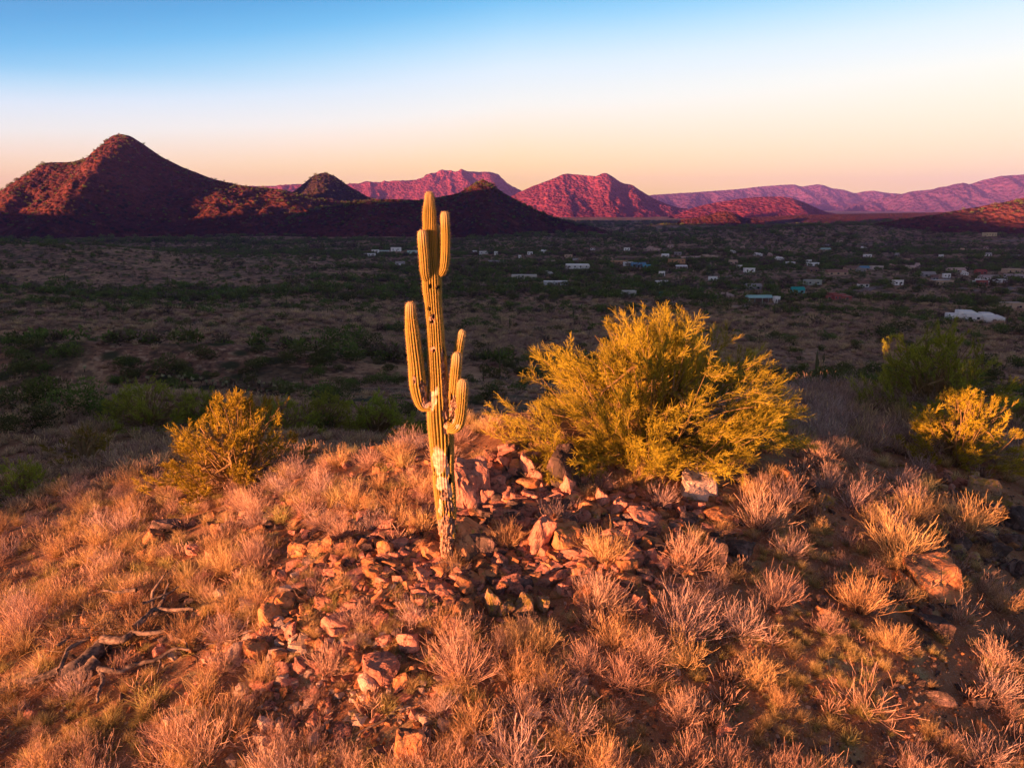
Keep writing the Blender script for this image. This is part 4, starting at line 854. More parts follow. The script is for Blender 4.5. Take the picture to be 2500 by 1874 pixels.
# loose rocks: (centre px, py, spread px, spread py, number, size range in metres, kinds)
ZONES = [(1150, 1290, 190, 110, 270, (.08, .44), 'pink orange pink dark'), (1450, 1330, 180, 90, 230, (.08, .4), 'pink orange pink'), (980, 1420, 190, 90, 240, (.05, .36), 'pink orange pink'), (900, 1560, 170, 120, 240, (.05, .28), 'pink orange pale pink'), (1200, 1700, 220, 110, 200, (.04, .24), 'pink orange pale'), (680, 1560, 150, 130, 380, (.05, .28), 'pink pink orange pale pale'), (700, 1780, 120, 80, 170, (.04, .2), 'pale pale pink orange'), (880, 1480, 160, 90, 190, (.04, .2), 'pink orange orange'), (930, 1700, 190, 100, 240, (.03, .16), 'orange pink pale'),
  (760, 1350, 120, 60, 170, (.05, .26), 'pink orange orange dark'), (640, 1250, 120, 40, 90, (.06, .25), 'orange dark pink'), (1060, 1400, 130, 60, 200, (.06, .34), 'orange pink pink'), (1000, 1270, 110, 70, 150, (.07, .36), 'orange pink dark'),
  (1230, 1230, 110, 90, 210, (.08, .42), 'pink pink dark orange'), (1420, 1260, 130, 80, 230, (.08, .42), 'pink pink orange'), (1300, 1380, 150, 60, 190, (.06, .34), 'pink orange'), (1560, 1320, 130, 70, 210, (.06, .36), 'pink orange dark'),
  (1680, 1260, 120, 70, 120, (.05, .24), 'pink orange lichen'), (1960, 1230, 90, 60, 160, (.05, .24), 'orange dark lichen'), (2400, 1310, 90, 90, 230, (.08, .36), 'dark dark lichen orange'), (2330, 1190, 110, 40, 80, (.08, .3), 'lichen pink dark'),
  (2230, 1470, 70, 60, 110, (.05, .2), 'orange dark'), (2000, 1470, 70, 50, 70, (.04, .16), 'orange pink dark'), (1200, 1800, 220, 70, 120, (.03, .14), 'orange dark'), (1800, 1700, 260, 140, 150, (.02, .1), 'dark orange pink'), (2250, 1650, 180, 160, 120, (.03, .14), 'dark dark orange'),
  (400, 1500, 160, 120, 140, (.05, .22), 'orange pink dark'), (200, 1650, 200, 140, 130, (.04, .18), 'orange dark'), (450, 1250, 200, 80, 80, (.05, .2), 'orange dark'), (1350, 1160, 110, 50, 110, (.08, .34), 'dark pink'), (1250, 1500, 260, 160, 220, (.03, .13), 'orange dark pink'), (1000, 1150, 130, 60, 90, (.05, .24), 'orange pink')]
LR = []
for cx, cy, sx_, sy_, n, (lo, hi), kinds in ZONES:
    ks = kinds.split()
    for i in range(int(n * (1.45 if 800 < cx < 1750 and cy < 1500 else 1.1))):
        LR.append((cx + r_.normal() * sx_ * 0.75, cy + r_.normal() * sy_ * 0.75, lo * .7 + (hi - lo * .7) * r_.rand() ** 2.7, 'rock_' + ks[r_.randint(len(ks))]))
LR = [l for l in LR if -40 < l[0] < 2540 and 1080 < l[1] < 1900]
lq = at([l[0] for l in LR], [l[1] for l in LR])
keep = [(l, q) for l, q in zip(LR, lq) if q[1] < 32]
keep.sort(key=lambda a: -a[0][2] / a[1][1])
todo = []; rest = {}
for i, (l, q) in enumerate(keep):
    s = l[2]; sc = np.array([s * r_.uniform(.9, 1.5), s * r_.uniform(.8, 1.2), s * r_.uniform(.55, 1.0)]); rot = (r_.uniform(-.35, .35), r_.uniform(-.35, .35), r_.uniform(0, 6.28))
    loc = (q[0], q[1], q[2] + sc[2] * r_.uniform(.0, .22))
    if len(todo) < 300 - len(HERO) and 0 < l[0] < 2500 and l[1] < 1874:
        o = link('rock', ROCK[l[3], 'mid'][i % 10], loc=loc, rot=rot, scale=sc)
        todo.append((o, ('' if s > .16 else 'small ') + RW[l[3]] + ' loose rock', 'rock', l[0], l[1]))
    else: rest.setdefault('a', []).append((loc, rot, sc, RK.index(l[3]) * 10 + i % 10))
which_one(todo, KM, 'rocks on the knoll')
# gravel everywhere on the knoll
gp = np.stack([r_.uniform(-700, 3200, 16000), 1060 + 1150 * r_.rand(16000) ** 0.9], -1); gq = at(gp[:, 0], gp[:, 1])
for i, q in enumerate(gq):
    if q[1] > 30: continue
    s = 0.018 + 0.05 * r_.rand() ** 3; rest['a'].append(((q[0], q[1], q[2] + s * .1), tuple(r_.uniform(0, 6, 3)), np.array([s * 1.3, s, s * .7]), [0, 10, 10, 20, 30][r_.randint(5)] + i % 10))
A_ = rest['a']
scatter('loose_stones', [a[0] for a in A_], [a[1] for a in A_], [a[2] for a in A_], [a[3] for a in A_], sum([ROCK[k, 'small'] for k in RK], []), 'loose stones and gravel strewn over the knoll')
# ------------------------------------------------------------------ dry shrubs and grass on the knoll
# (px, py of the foot, width px, proto)
SH = [(1676,1385,150,0,'big pale rounded dry shrub touching the tall purple boulder'),(1478,1372,130,1,'dry shrub left of the big pale rounded shrub, below the cracked bedrock'),(1361,1278,105,2,'pink dry shrub above the leaning pink slab'),(1237,1335,120,3,'pink dry shrub with bare grey legs between the saguaro and the leaning slab'),(1463,1490,155,4,'spreading dry shrub below the charcoal rock, upper left of the shrub mass'),(1665,1560,190,5,'large forked dry shrub in the middle of the shrub mass'),(1894,1480,140,6,'golden dry shrub at the right side of the shrub mass'),(1800,1545,150,7,'dry shrub between the forked shrub and the golden one'),(1857,1290,165,0,'tall pink dry shrub below the right side of the large palo verde'),(1560,1180,100,1,'fan shaped dry shrub at the foot of the large palo verde'),(1459,1185,90,2,'reddish dry shrub left of the fan shaped one under the palo verde'),(1613,1235,95,5,'grey twiggy shrub left of the big pale tan boulder'),(1324,1590,115,3,'dry shrub just below the lichen fins, on their right'),(1219,1590,100,4,'dry shrub just below the lichen fins, on their left'),
 (1125,1660,190,6,'wide dry shrub right of the round cracked boulder'),(1283,1745,125,0,'dry shrub right below the wide shrub'),(1257,1865,200,7,'large golden dry shrub at the bottom edge of the picture'),(1370,1690,120,2,'dark twiggy shrub right of the bottom shrubs'),(1400,1790,150,5,'tangled shadowed shrub near the bottom centre'),(2101,1495,150,3,'rounded golden shrub left of the big orange boulder'),(2195,1360,170,1,'pink and gold shrub above the big orange boulder'),(2432,1630,130,4,'golden shrub on the right edge below the big orange boulder'),(2113,1735,170,8,'sparse orange lit shrub alone on the dark bare soil'),(2402,1860,150,2,'shrub in the lower right corner beside a small orange rock'),(1670,1760,130,6,'dry shrub left of the bare soil'),(1689,1872,150,0,'golden shrub at the bottom edge left of the bare soil'),(2338,1515,110,8,'thin shrub right below the big orange boulder'),
 (2079,1245,115,7,'pink shrub right of the gravel by the large palo verde'),(2237,1268,110,1,'tan shrub left of the golden grass mound'),(2364,1300,150,3,'golden grass mound below the large yellow lichen boulder'),(1905,1235,110,5,'pale shrub between the large palo verde and the gravel'),(2020,1190,90,2,'small pink shrub above the three sided lichen rock'),(490,1860,220,4,'large golden dry shrub at the lower left below the dead tree'),(420,1830,150,6,'golden dry shrub left of the large lower left one'),(560,1790,150,1,'dry shrub against the left side of the pale block pile'),(540,1640,110,0,'orange grass shrub right of the dead tree'),(300,1310,120,7,'tan shrub left of the glowing left boulder'),(640,1160,120,2,'pink shrub right of the yellow palo verde bush'),(770,1450,110,8,'thin twiggy shrub on the upper scree'),(905,1300,100,5,'pink shrub above the orange rocks left of the saguaro'),(970,1290,95,3,'round pink shrub left of the saguaro, above the low pinkish rock'),(1030,1300,100,1,'pink shrub against the left side of the saguaro foot'),(840,1310,110,4,'reddish shrub right of the rough orange outcrop'),(1010,1520,110,7,'soft pink shrub above the round cracked boulder'),(800,1640,120,0,'brown shrub in the middle of the scree'),(60,1560,150,6,'olive shrub at the left edge above the dead tree'),(185,1700,110,5,'purple brown shrub under the dead tree'),(560,1560,110,2,'brown shrub right of the dead tree branches')]
def plant(name, key, q, s, rz, label=None, cat=None, group=None, sq=1.0):
    me = PROTO[key]; tilt = (r_.uniform(-.1, .1), r_.uniform(-.1, .1), rz)
    if isinstance(me, tuple):
        e = bpy.data.objects.new(name, None); C.objects.link(e); e.location = [float(a) for a in q]; e.rotation_euler = tilt; e.scale = (s, s, s * sq)
        link('stems', me[0], e); link('twigs', me[1], e)['kind'] = 'stuff'
    else: e = link(name, me, loc=q, rot=tilt, scale=(s, s, s * sq))
    if label: tag(e, label, cat, group)
    return e
sq_ = at([s[0] for s in SH], [min(s[1], 1890) for s in SH])
for s, q in zip(SH, sq_):
    plant('dry_shrub', ('dry', s[3]), q, s[2] * project(q)[2] / F * 1.12, r_.uniform(0, 6.28), s[4], 'shrub', 'dry shrubs on the knoll')
taken = [(q[0], q[1], 0.3) for q in sq_] + avoid
# (centre, spread, number, kinds, size)
ZS = [(200, 1230, 260, 110, 46, 'dgs', 1.0), (480, 1190, 260, 90, 44, 'dgd', 1.0), (250, 1420, 260, 110, 40, 'dgd', 1.0), (620, 1240, 190, 80, 34, 'dg', .95), (800, 1170, 160, 50, 34, 'dg', .95), (1000, 1130, 120, 40, 26, 'dg', .9), (480, 1420, 170, 90, 34, 'dg', .9), (130, 1580, 150, 110, 26, 'dg', .95),
   (440, 1780, 150, 110, 22, 'dg', 1.0), (1180, 1040, 90, 20, 18, 'dg', .9), (1520, 1450, 150, 50, 9, 'd', .9), (1700, 1480, 180, 80, 20, 'd', 1.0), (1540, 1650, 180, 110, 22, 'd', 1.0), (1330, 1800, 170, 90, 18, 'd', 1.0), (1160, 1620, 110, 90, 14, 'dg', .9),
   (1900, 1300, 140, 90, 16, 'd', .9), (2160, 1230, 160, 80, 26, 'dg', 1.0), (2050, 1070, 160, 50, 40, 'gds', 1.2), (2000, 1000, 150, 40, 36, 'gds', 1.3), (2380, 1230, 130, 90, 14, 'dg', .9), (2440, 1450, 80, 90, 10, 'd', .9), (820, 1530, 150, 90, 8, 'dg', .6), (1450, 1170, 120, 40, 8, 'd', .8), (2400, 1750, 110, 110, 8, 'd', .9), (880, 1230, 120, 50, 12, 'dg', .85)]
CA = []
for cx, cy, sx_, sy_, n, ks, sz in ZS:
    for i in range(n): CA.append((cx + r_.normal() * sx_ * .7, cy + r_.normal() * sy_ * .7, ks[r_.randint(len(ks))], sz * r_.uniform(.6, 1.15)))
# small tufts on the bare soil at the lower right and among the stones
for cx, cy, sx_, sy_, n, sz in [(1980, 1690, 190, 110, 95, .42), (1960, 1560, 180, 60, 40, .42), (1960, 1350, 110, 60, 46, .5), (2180, 1600, 140, 70, 34, .36), (900, 1480, 180, 80, 70, .45), (900, 1600, 160, 90, 40, .4), (1300, 1470, 150, 60, 20, .38), (250, 1750, 200, 90, 90, .5), (560, 1550, 110, 90, 34, .5), (380, 1330, 300, 120, 60, .6), (2120, 1050, 150, 50, 30, .5), (1200, 1330, 160, 70, 30, .4), (780, 1230, 150, 60, 40, .6), (1950, 1800, 300, 60, 40, .35)]:
    for i in range(n): CA.append((cx + r_.normal() * sx_ * .7, cy + r_.normal() * sy_ * .7, 'g', sz * r_.uniform(.6, 1.2)))
CA = [c for c in CA if -60 < c[0] < 2560 and 985 < c[1] < 1890]
cq = at([c[0] for c in CA], [c[1] for c in CA])
todo_d = []; todo_g = []; rs = []
order = np.argsort([-c[3] / q[1] for c, q in zip(CA, cq)])
nd = len(SH); ng = 0
for i in order:
    c, q = CA[i], cq[i]
    if q[1] > 60: continue
    if c[2] == 'd' and ((c[0] - 2010) / 330) ** 2 + ((c[1] - 1700) / 190) ** 2 < 1: continue
    if 40 < c[0] < 470 and 1480 < c[1] < 1720 and c[3] > .3 and r_.rand() < .75: continue
    if c[3] > .55 and any((q[0] - a) ** 2 + (q[1] - b) ** 2 < (d + .22) ** 2 for a, b, d in taken): continue
    if any(abs(c[0] - h[0]) < h[2] * .5 + 38 * c[3] and -h[3] * .45 < c[1] - h[1] < h[3] * .5 + 60 * c[3] for h in HERO) and c[2] == 'd': continue
    if c[3] > .55: taken.append((q[0], q[1], .16))
    vis = 5 < c[0] < 2495 and c[1] < 1870
    s = c[3] * (1.0 if q[1] < 25 else 1.15); rz = r_.uniform(0, 6.28)
    if c[2] == 'd' and nd < 300 and vis:
        o = plant('dry_shrub', ('dry', r_.randint(8)), q, s, rz, sq=r_.uniform(.8, 1.05)); nd += 1; todo_d.append((o, 'dry shrub' if s > .8 else 'small dry shrub', 'shrub', c[0], c[1]))
    elif c[2] == 'g' and ng < 300 and vis:
        o = plant('grass_tuft', ('grass', r_.randint(7)), q, s * 1.15, rz); ng += 1; todo_g.append((o, 'straw coloured grass tuft' if s > .55 else 'little straw coloured grass tuft', 'grass tuft', c[0], c[1]))
    else: rs.append((q, s, rz, {'d': 0, 'g': 7, 's': 14}[c[2]] + r_.randint(5)))
which_one(todo_d, KM, 'dry shrubs on the knoll'); which_one(todo_g, KM, 'grass tufts on the knoll')
# thin fill of short dry grass over the slopes of the knoll and beyond the crest
gp = np.stack([r_.uniform(-900, 3300, 10500), 960 + 1250 * r_.rand(10500) ** 1.4], -1)
out = (gp[:, 0] < -40) | (gp[:, 0] > 2540) | (gp[:, 1] > 1885)
dens = 0.16 - 0.16 * np.exp(-((gp[:, 0] - 800) / 260) ** 2 - ((gp[:, 1] - 1620) / 230) ** 2) - 0.18 * np.exp(-((gp[:, 0] - 1300) / 300) ** 2 - ((gp[:, 1] - 1280) / 130) ** 2) + 0.65 * np.exp(-((gp[:, 0] - 250) / 360) ** 2) * (gp[:, 1] < 1560) + 0.7 * np.exp(-((gp[:, 0] - 2100) / 250) ** 2 - ((gp[:, 1] - 1020) / 90) ** 2)
dens = np.where((gp[:, 0] > 640) & (gp[:, 0] < 1760) & (gp[:, 1] > 1085) & (gp[:, 1] < 1520), dens * .35, dens); dens = np.where(((gp[:, 0] - 2010) / 340) ** 2 + ((gp[:, 1] - 1700) / 200) ** 2 < 1, .04, dens); dens = np.where(out, np.where(gp[:, 1] > 1885, .35, .6), dens); out = out[(kk := r_.rand(len(gp)) < dens)]; gp = gp[kk]; gq = at(gp[:, 0], gp[:, 1])
for q, ou in zip(gq, out):
    if ou and q[1] < 40 and r_.rand() < .6: rs.append((q, r_.uniform(.6, 1.1), r_.uniform(0, 6.28), r_.randint(14)))
    elif q[1] < 90: rs.append((q, r_.uniform(.35, .75) * (1 + q[1] / 60), r_.uniform(0, 6.28), [7, 8, 9, 10, 11, 14, 15, 16, 0, 1][r_.randint(10)] if q[1] < 24 else [14, 15, 19, 20, 21, 16][r_.randint(6)]))
xs = r_.uniform(-48, 4, 2600); ys = r_.uniform(25, 80, 2600); ok = (xs > -0.75 * ys) & (xs < -0.1 * ys + 3)
for a, b, c in zip(xs[ok], ys[ok], gz(xs[ok], ys[ok])): rs.append(((a, b, c), r_.uniform(.8, 1.5), r_.uniform(0, 6.28), [14, 15, 19, 20, 21, 16, 22, 19][r_.randint(8)]))
xs = r_.uniform(9, 26, 700); ys = r_.uniform(22, 40, 700)
for a, b, c in zip(xs, ys, gz(xs, ys)): rs.append(((a, b, c), r_.uniform(.9, 1.6), r_.uniform(0, 6.28), [14, 15, 19, 20, 21, 2, 16, 5][r_.randint(8)]))
P7 = [PROTO['dry', i][1] for i in range(7)] + [PROTO['grass', i] for i in range(7)] + [PROTO['scrub', i] for i in range(5)] + [PROTO['straw', i] for i in range(4)]
scatter('dry_grass', [a[0] for a in rs], [(0, 0, a[2]) for a in rs], [(a[1],) * 3 for a in rs], [a[3] for a in rs], P7, 'short dry grass and twigs covering the slopes of the knoll')

# ------------------------------------------------------------------ the fallen dead tree
DT = bpy.data.objects.new('fallen_dead_tree', None); C.objects.link(DT); dt0 = at1(230, 1620); DT.location = dt0
tag(DT, 'fallen grey dead tree with twisted bare branches lying on the lower left slope', 'dead tree')
def dz(x, y): return x * 0.3752, 1374 + y * 0.3752
DBR = [('trunk', [(400, 780), (520, 715), (620, 640), (680, 580)], (.12, .15), .1), ('trunk', [(420, 795), (560, 742), (650, 672)], (.09, .13), .08), ('branch', [(-20, 905), (120, 832), (230, 815), (330, 770), (420, 745)], (.05, .07), .1),
  ('branch', [(680, 590), (810, 590), (880, 540), (950, 542), (1100, 520)], (.075, .03), .22), ('branch', [(890, 535), (960, 470), (1020, 420), (1150, 422), (1260, 430)], (.06, .025), .3), ('branch', [(950, 395), (990, 310), (985, 180), (1055, 70)], (.055, .015), 'up'),
  ('branch', [(960, 400), (1040, 290), (1080, 220), (1112, 140)], (.06, .015), 'up'), ('branch', [(915, 285), (880, 230), (812, 160)], (.035, .012), 'up'), ('branch', [(900, 300), (780, 300), (680, 290)], (.04, .015), .35), ('branch', [(650, 760), (760, 780), (840, 742), (920, 712), (1000, 690), (1130, 622), (1225, 618)], (.05, .02), .15),
  ('branch', [(660, 760), (672, 850), (640, 930), (622, 1000)], (.045, .02), .12), ('branch', [(400, 785), (432, 700), (480, 630), (610, 560)], (.04, .03), .2), ('branch', [(390, 640), (470, 578)], (.03, .02), .25), ('branch', [(940, 410), (1000, 380), (1100, 330), (1180, 280)], (.03, .01), .4), ('branch', [(1000, 695), (1060, 700), (1035, 780)], (.03, .012), .1), ('branch', [(1100, 520), (1190, 560), (1205, 640)], (.025, .01), .1)]
for nm, pl, (ra, rb), lift in DBR:
    c = [dz(*p) for p in pl]
    if lift == 'up':
        b = at1(*c[0]); Y0 = b[1]; q = np.array([pt(a, d, Y0 + 0.1 * i) for i, (a, d) in enumerate(c)])
    else:
        q = at([a for a, _ in c], [d for _, d in c]); q[:, 2] += np.full(len(c), lift + .06)
    q = crs(q, max(8, 5 * len(pl))); q += np.cumsum(r_.normal(size=q.shape) * 0.006, 0)
    v, f = tube(q - dt0, np.linspace(ra, rb, len(q)) * 0.95 * (1 + 0.15 * r_.rand(len(q))), 8); link(nm, mesh_np(nm, v, [f], [M['deadwood']], None, True), DT)
tc_ = at1(*dz(780, 470)) - dt0; tn = 420
st = spray(r_, tc_ + r_.normal(size=(tn, 3)) * np.array([.5, .35, .06]) + np.array([0, 0, .2]), r_.normal(size=(tn, 3)) * np.array([1, 1, .5]), r_.uniform(.15, .5, tn), 4, .4, .1)
v, f, t, k = ribbons(st, .011, .005, r_); tg = link('twig_tangle', mesh_np('twig_tangle', v, [f], [M['deadwood']]), DT); tg['kind'] = 'stuff'
# two bare sticks lying near the bottom boulder, and dead snags in the big palo verde
for pl, lb in [([(1020, 930), (900, 1050), (760, 1120), (650, 1190), (560, 1300)], 'long bare stick lying across the soil left of the large bottom boulder'), ([(730, 1050), (690, 1120), (600, 1200)], 'short bare stick crossing the long one near the bottom')]:
    q = at([600 + a * .3752 for a, _ in pl], [1374 + b * .3752 for _, b in pl]); q[:, 2] += .05; b0 = q.mean(0); q = crs(q, 24) + np.cumsum(r_.normal(size=(24, 3)) * .008, 0)
    v, f = tube(q - b0, np.linspace(.022, .008, 24), 6); tag(link('stick', mesh_np('stick', v, [f], [M['deadwood']], None, True), loc=b0), lb, 'stick')
# ------------------------------------------------------------------ roads and houses on the valley floor
HOUSE_SPOTS = []
M['road'] = flat('road_dust', (0.24, 0.185, 0.165), .95, .2, .4); M['pad'] = flat('bare_yard', (0.27, 0.20, 0.17), .95, .2, .3)
def strip(name, pl, w, mat, lift=.25):
    q = at([a for a, _ in pl], [b for _, b in pl]); q = crs(q, 10 * len(pl)); d = np.gradient(q[:, :2], axis=0); d /= np.linalg.norm(d, axis=1, keepdims=True); nrm = np.stack([-d[:, 1], d[:, 0]], -1)
    V = []
    for s in (-.5, .5):
        xy = q[:, :2] + nrm * w * s; V.append(np.column_stack([xy, ground(xy[:, 0], xy[:, 1]) + lift]))
    n = len(q); v = np.vstack(V); i = np.arange(n - 1); f = np.stack([i + n, i, i + 1, i + n + 1], -1); f = f[:, ::-1]
    return tag(link(name, mesh_np(name, v, [f], [M[mat]])), kind='structure')
for pl, w in [([(2090, 712), (2130, 703), (2183, 693), (2230, 690)], 7), ([(1860, 712), (1900, 722), (1930, 724)], 6), ([(2385, 712), (2430, 714), (2505, 721)], 7), ([(2330, 655), (2401, 643), (2450, 634), (2510, 622)], 9), ([(2270, 590), (2390, 589), (2510, 587)], 12), ([(1725, 688), (1760, 679), (1800, 672), (1830, 668)], 6), ([(1390, 698), (1450, 698), (1490, 696)], 6), ([(1990, 748), (2020, 740)], 6), ([(2230, 694), (2290, 698), (2350, 704), (2385, 712)], 6), ([(1640, 541), (1700, 541), (1760, 540)], 26), ([(2000, 593), (2060, 596), (2120, 597), (2190, 597)], 8), ([(2440, 712), (2460, 706), (2480, 700)], 6)]:
    strip('dirt_road', pl, w, 'road')
for pl, w in [([(1360, 664), (1410, 662), (1455, 662)], 30), ([(1800, 752), (1860, 745), (1905, 748)], 14), ([(1540, 693), (1580, 697), (1650, 699)], 8), ([(2280, 698), (2330, 700)], 10)]:
    strip('bare_yard', pl, w, 'pad')
HM = {}
def hmat(c, kind='wall'):
    k = (c, kind)
    if k not in HM: HM[k] = flat('%s_paint_%d' % (kind, len(HM)), c, .8, .06, .2)
    return HM[k]
M['glass'] = flat('window_glass', (0.02, 0.022, 0.028), .2, .1, .5); M['frame'] = flat('window_frame', (0.5, 0.47, 0.43), .6, .1, .5)
def boxm(name, x0, x1, y0, y1, z0, z1, mat):
    v = [(x, y, z) for z in (z0, z1) for y in (y0, y1) for x in (x0, x1)]
    f = [(0, 2, 3, 1), (4, 5, 7, 6), (0, 1, 5, 4), (2, 6, 7, 3), (0, 4, 6, 2), (1, 3, 7, 5)]
    return mesh_np(name, v, [np.array(f)], [mat])
def gablem(name, x0, x1, y0, y1, z0, h, mat, t=.18):
    ym = (y0 + y1) / 2
    v = [(x0, y0, z0), (x1, y0, z0), (x0, y1, z0), (x1, y1, z0), (x0, ym, z0 + h), (x1, ym, z0 + h), (x0, y0, z0 - t), (x1, y0, z0 - t), (x0, y1, z0 - t), (x1, y1, z0 - t)]
    f4 = np.array([(0, 1, 5, 4), (3, 2, 4, 5), (6, 8, 9, 7), (0, 6, 7, 1), (2, 3, 9, 8)]); f3 = np.array([(0, 4, 2), (1, 3, 5), (0, 2, 8), (0, 8, 6), (1, 7, 9), (1, 9, 3)])
    return mesh_np(name, v, [f4, f3], [mat])
WH = (0.86, 0.84, 0.82); TAN = (0.52, 0.36, 0.25); PNK = (0.55, 0.38, 0.33); BRN = (0.22, 0.13, 0.10); ORG = (0.50, 0.27, 0.14); GRY = (0.34, 0.31, 0.31); TEA = (0.20, 0.46, 0.46); BLU = (0.13, 0.27, 0.42); RED = (0.33, 0.09, 0.075); YEL = (0.62, 0.50, 0.30)
def house(px, py, wpx, style, wall, roof, label, hpx=None, rz=0.0, name='house', cat='house', dfac=.6):
    q = at1(px, py); dep = project(q)[2]; w = wpx * dep / F; h = (hpx * dep / F) if hpx else 3.6; h = float(np.clip(h, 2.4, 6.5)); d = float(np.clip(w * dfac, 4, 14))
    e = bpy.data.objects.new(name, None); C.objects.link(e); c = q + np.array([0, d * .5, 0]); c[2] = ground(c[0:1], c[1:2])[0]; c[2] = max(min(c[2], q[2] + 1.5), q[2] - .5); e.location = c; e.rotation_euler = (0, 0, rz)
    HOUSE_SPOTS.append((c[0], c[1], max(w, d) * .55 + 1)); 
    HOUSE_SPOTS.append((q[0], q[1] - 5, w * .4))
    wm, rm = hmat(wall), hmat(roof, 'roof'); X = w / 2; Dh = d / 2
    def win(x, z, ww, hh, y, parent):
        f = link('window', boxm('window', x - ww / 2 - .08, x + ww / 2 + .08, y - .1, y + .05, z - hh / 2 - .08, z + hh / 2 + .08, M['frame']), parent)
        link('pane', boxm('pane', x - ww / 2, x + ww / 2, y - .13, y - .06, z - hh / 2, z + hh / 2, M['glass']), f)
    def block(x0, x1, y0, y1, hh, nw):
        b = link('wall', boxm('wall', x0, x1, y0, y1, -1.5, hh, wm), e)
        link('roof', boxm('roof', x0 + .25, x1 - .25, y0 + .25, y1 - .25, hh - .5, hh + .04, rm), e) if style in ('flat', 'step', 'porch') else None
        for k in range(nw): win(x0 + (x1 - x0) * (k + .5) / nw, hh * .5, min(1.3, (x1 - x0) / nw * .35), min(1.2, hh * .3), y0 - .02, e)
        return b
    nw = max(2, min(6, int(w / 4.5)))
    if style == 'flat':
        block(-X, X, -Dh, Dh, h, nw); link('parapet', boxm('parapet', -X - .12, X + .12, -Dh - .12, -Dh + .2, h - .25, h + .3, wm), e); link('door', boxm('door', X * .15, X * .15 + 1.1, -Dh - .06, -Dh + .04, 0, 2.1, hmat(BRN, 'door')), e)
    elif style == 'gable':
        b = link('wall', boxm('wall', -X + .3, X - .3, -Dh + .3, Dh - .3, -1.5, h * .62, wm), e)
        for k in range(nw): win(-X + 2 * X * (k + .5) / nw, h * .32, min(1.7, X / nw), min(1.3, h * .32), -Dh + .28, e)
        link('roof', gablem('roof', -X, X, -Dh, Dh, h * .63, h * .5, rm), e)
        link('gable_wall', boxm('gable_wall', X - .9, X - .32, -Dh * .5, Dh * .5, h * .5, h * .85, wm), e)
    elif style == 'step':
        block(-X, -X * .42, -Dh * .5, Dh, h * .62, max(1, nw // 3)); block(-X * .42 + .02, X * .2, -Dh * .9, Dh * .7, h * .82, max(2, nw // 2)); block(X * .2 + .02, X, -Dh * 1.25, Dh * .55, h * .66, max(1, nw // 3)); block(-X * .6, X * .05, -Dh * .05, Dh * 1.1, h * 1.02, 2); block(X * .3, X * .75, -Dh * .2, Dh * .9, h * .86, 1)
    elif style == 'porch':
        block(-X + .4, X - .4, -Dh + 2.2, Dh, h, nw); link('porch_roof', boxm('porch_roof', -X, X, -Dh, -Dh + 2.25, h * .74, h * .74 + .55, wm), e)
        for k in range(nw + 3): xk = -X + .2 + (2 * X - .4) * k / (nw + 2); link('column', boxm('column', xk - .17, xk + .17, -Dh + .1, -Dh + .45, -1.0, h * .74 - .01, wm), e)
    elif style == 'carport':
        link('roof', gablem('roof', -X, X, -Dh, Dh, h * .75, h * .3, rm), e); link('wall', boxm('wall', -X * .3, X * .85, -Dh * .2, Dh * .8, -1.5, h * .73, hmat(BRN)), e)
        for sx1 in (-.95, -.5, .1, .6, .95): link('post', boxm('post', X * sx1 - .1, X * sx1 + .1, -Dh + .2, -Dh + .42, -1, h * .73, wm), e)
    elif style == 'trailer':
        link('body', boxm('body', -X, X, -1.4, 1.4, .5, h, wm), e); link('skirt', boxm('skirt', -X + .1, X - .1, -1.3, 1.3, -1, .49, hmat(GRY)), e); link('roof', boxm('roof', -X - .1, X + .1, -1.5, 1.5, h + .003, h + .15, rm), e)
        for k in range(nw): win(-X + 2 * X * (k + .5) / nw, h * .6, 1.0, .8, -1.42, e)
        link('door', boxm('door', X * .3, X * .3 + .9, -1.46, -1.38, .6, h * .85, hmat(BRN, 'door')), e)
    return tag(e, label, cat, 'houses scattered over the valley')
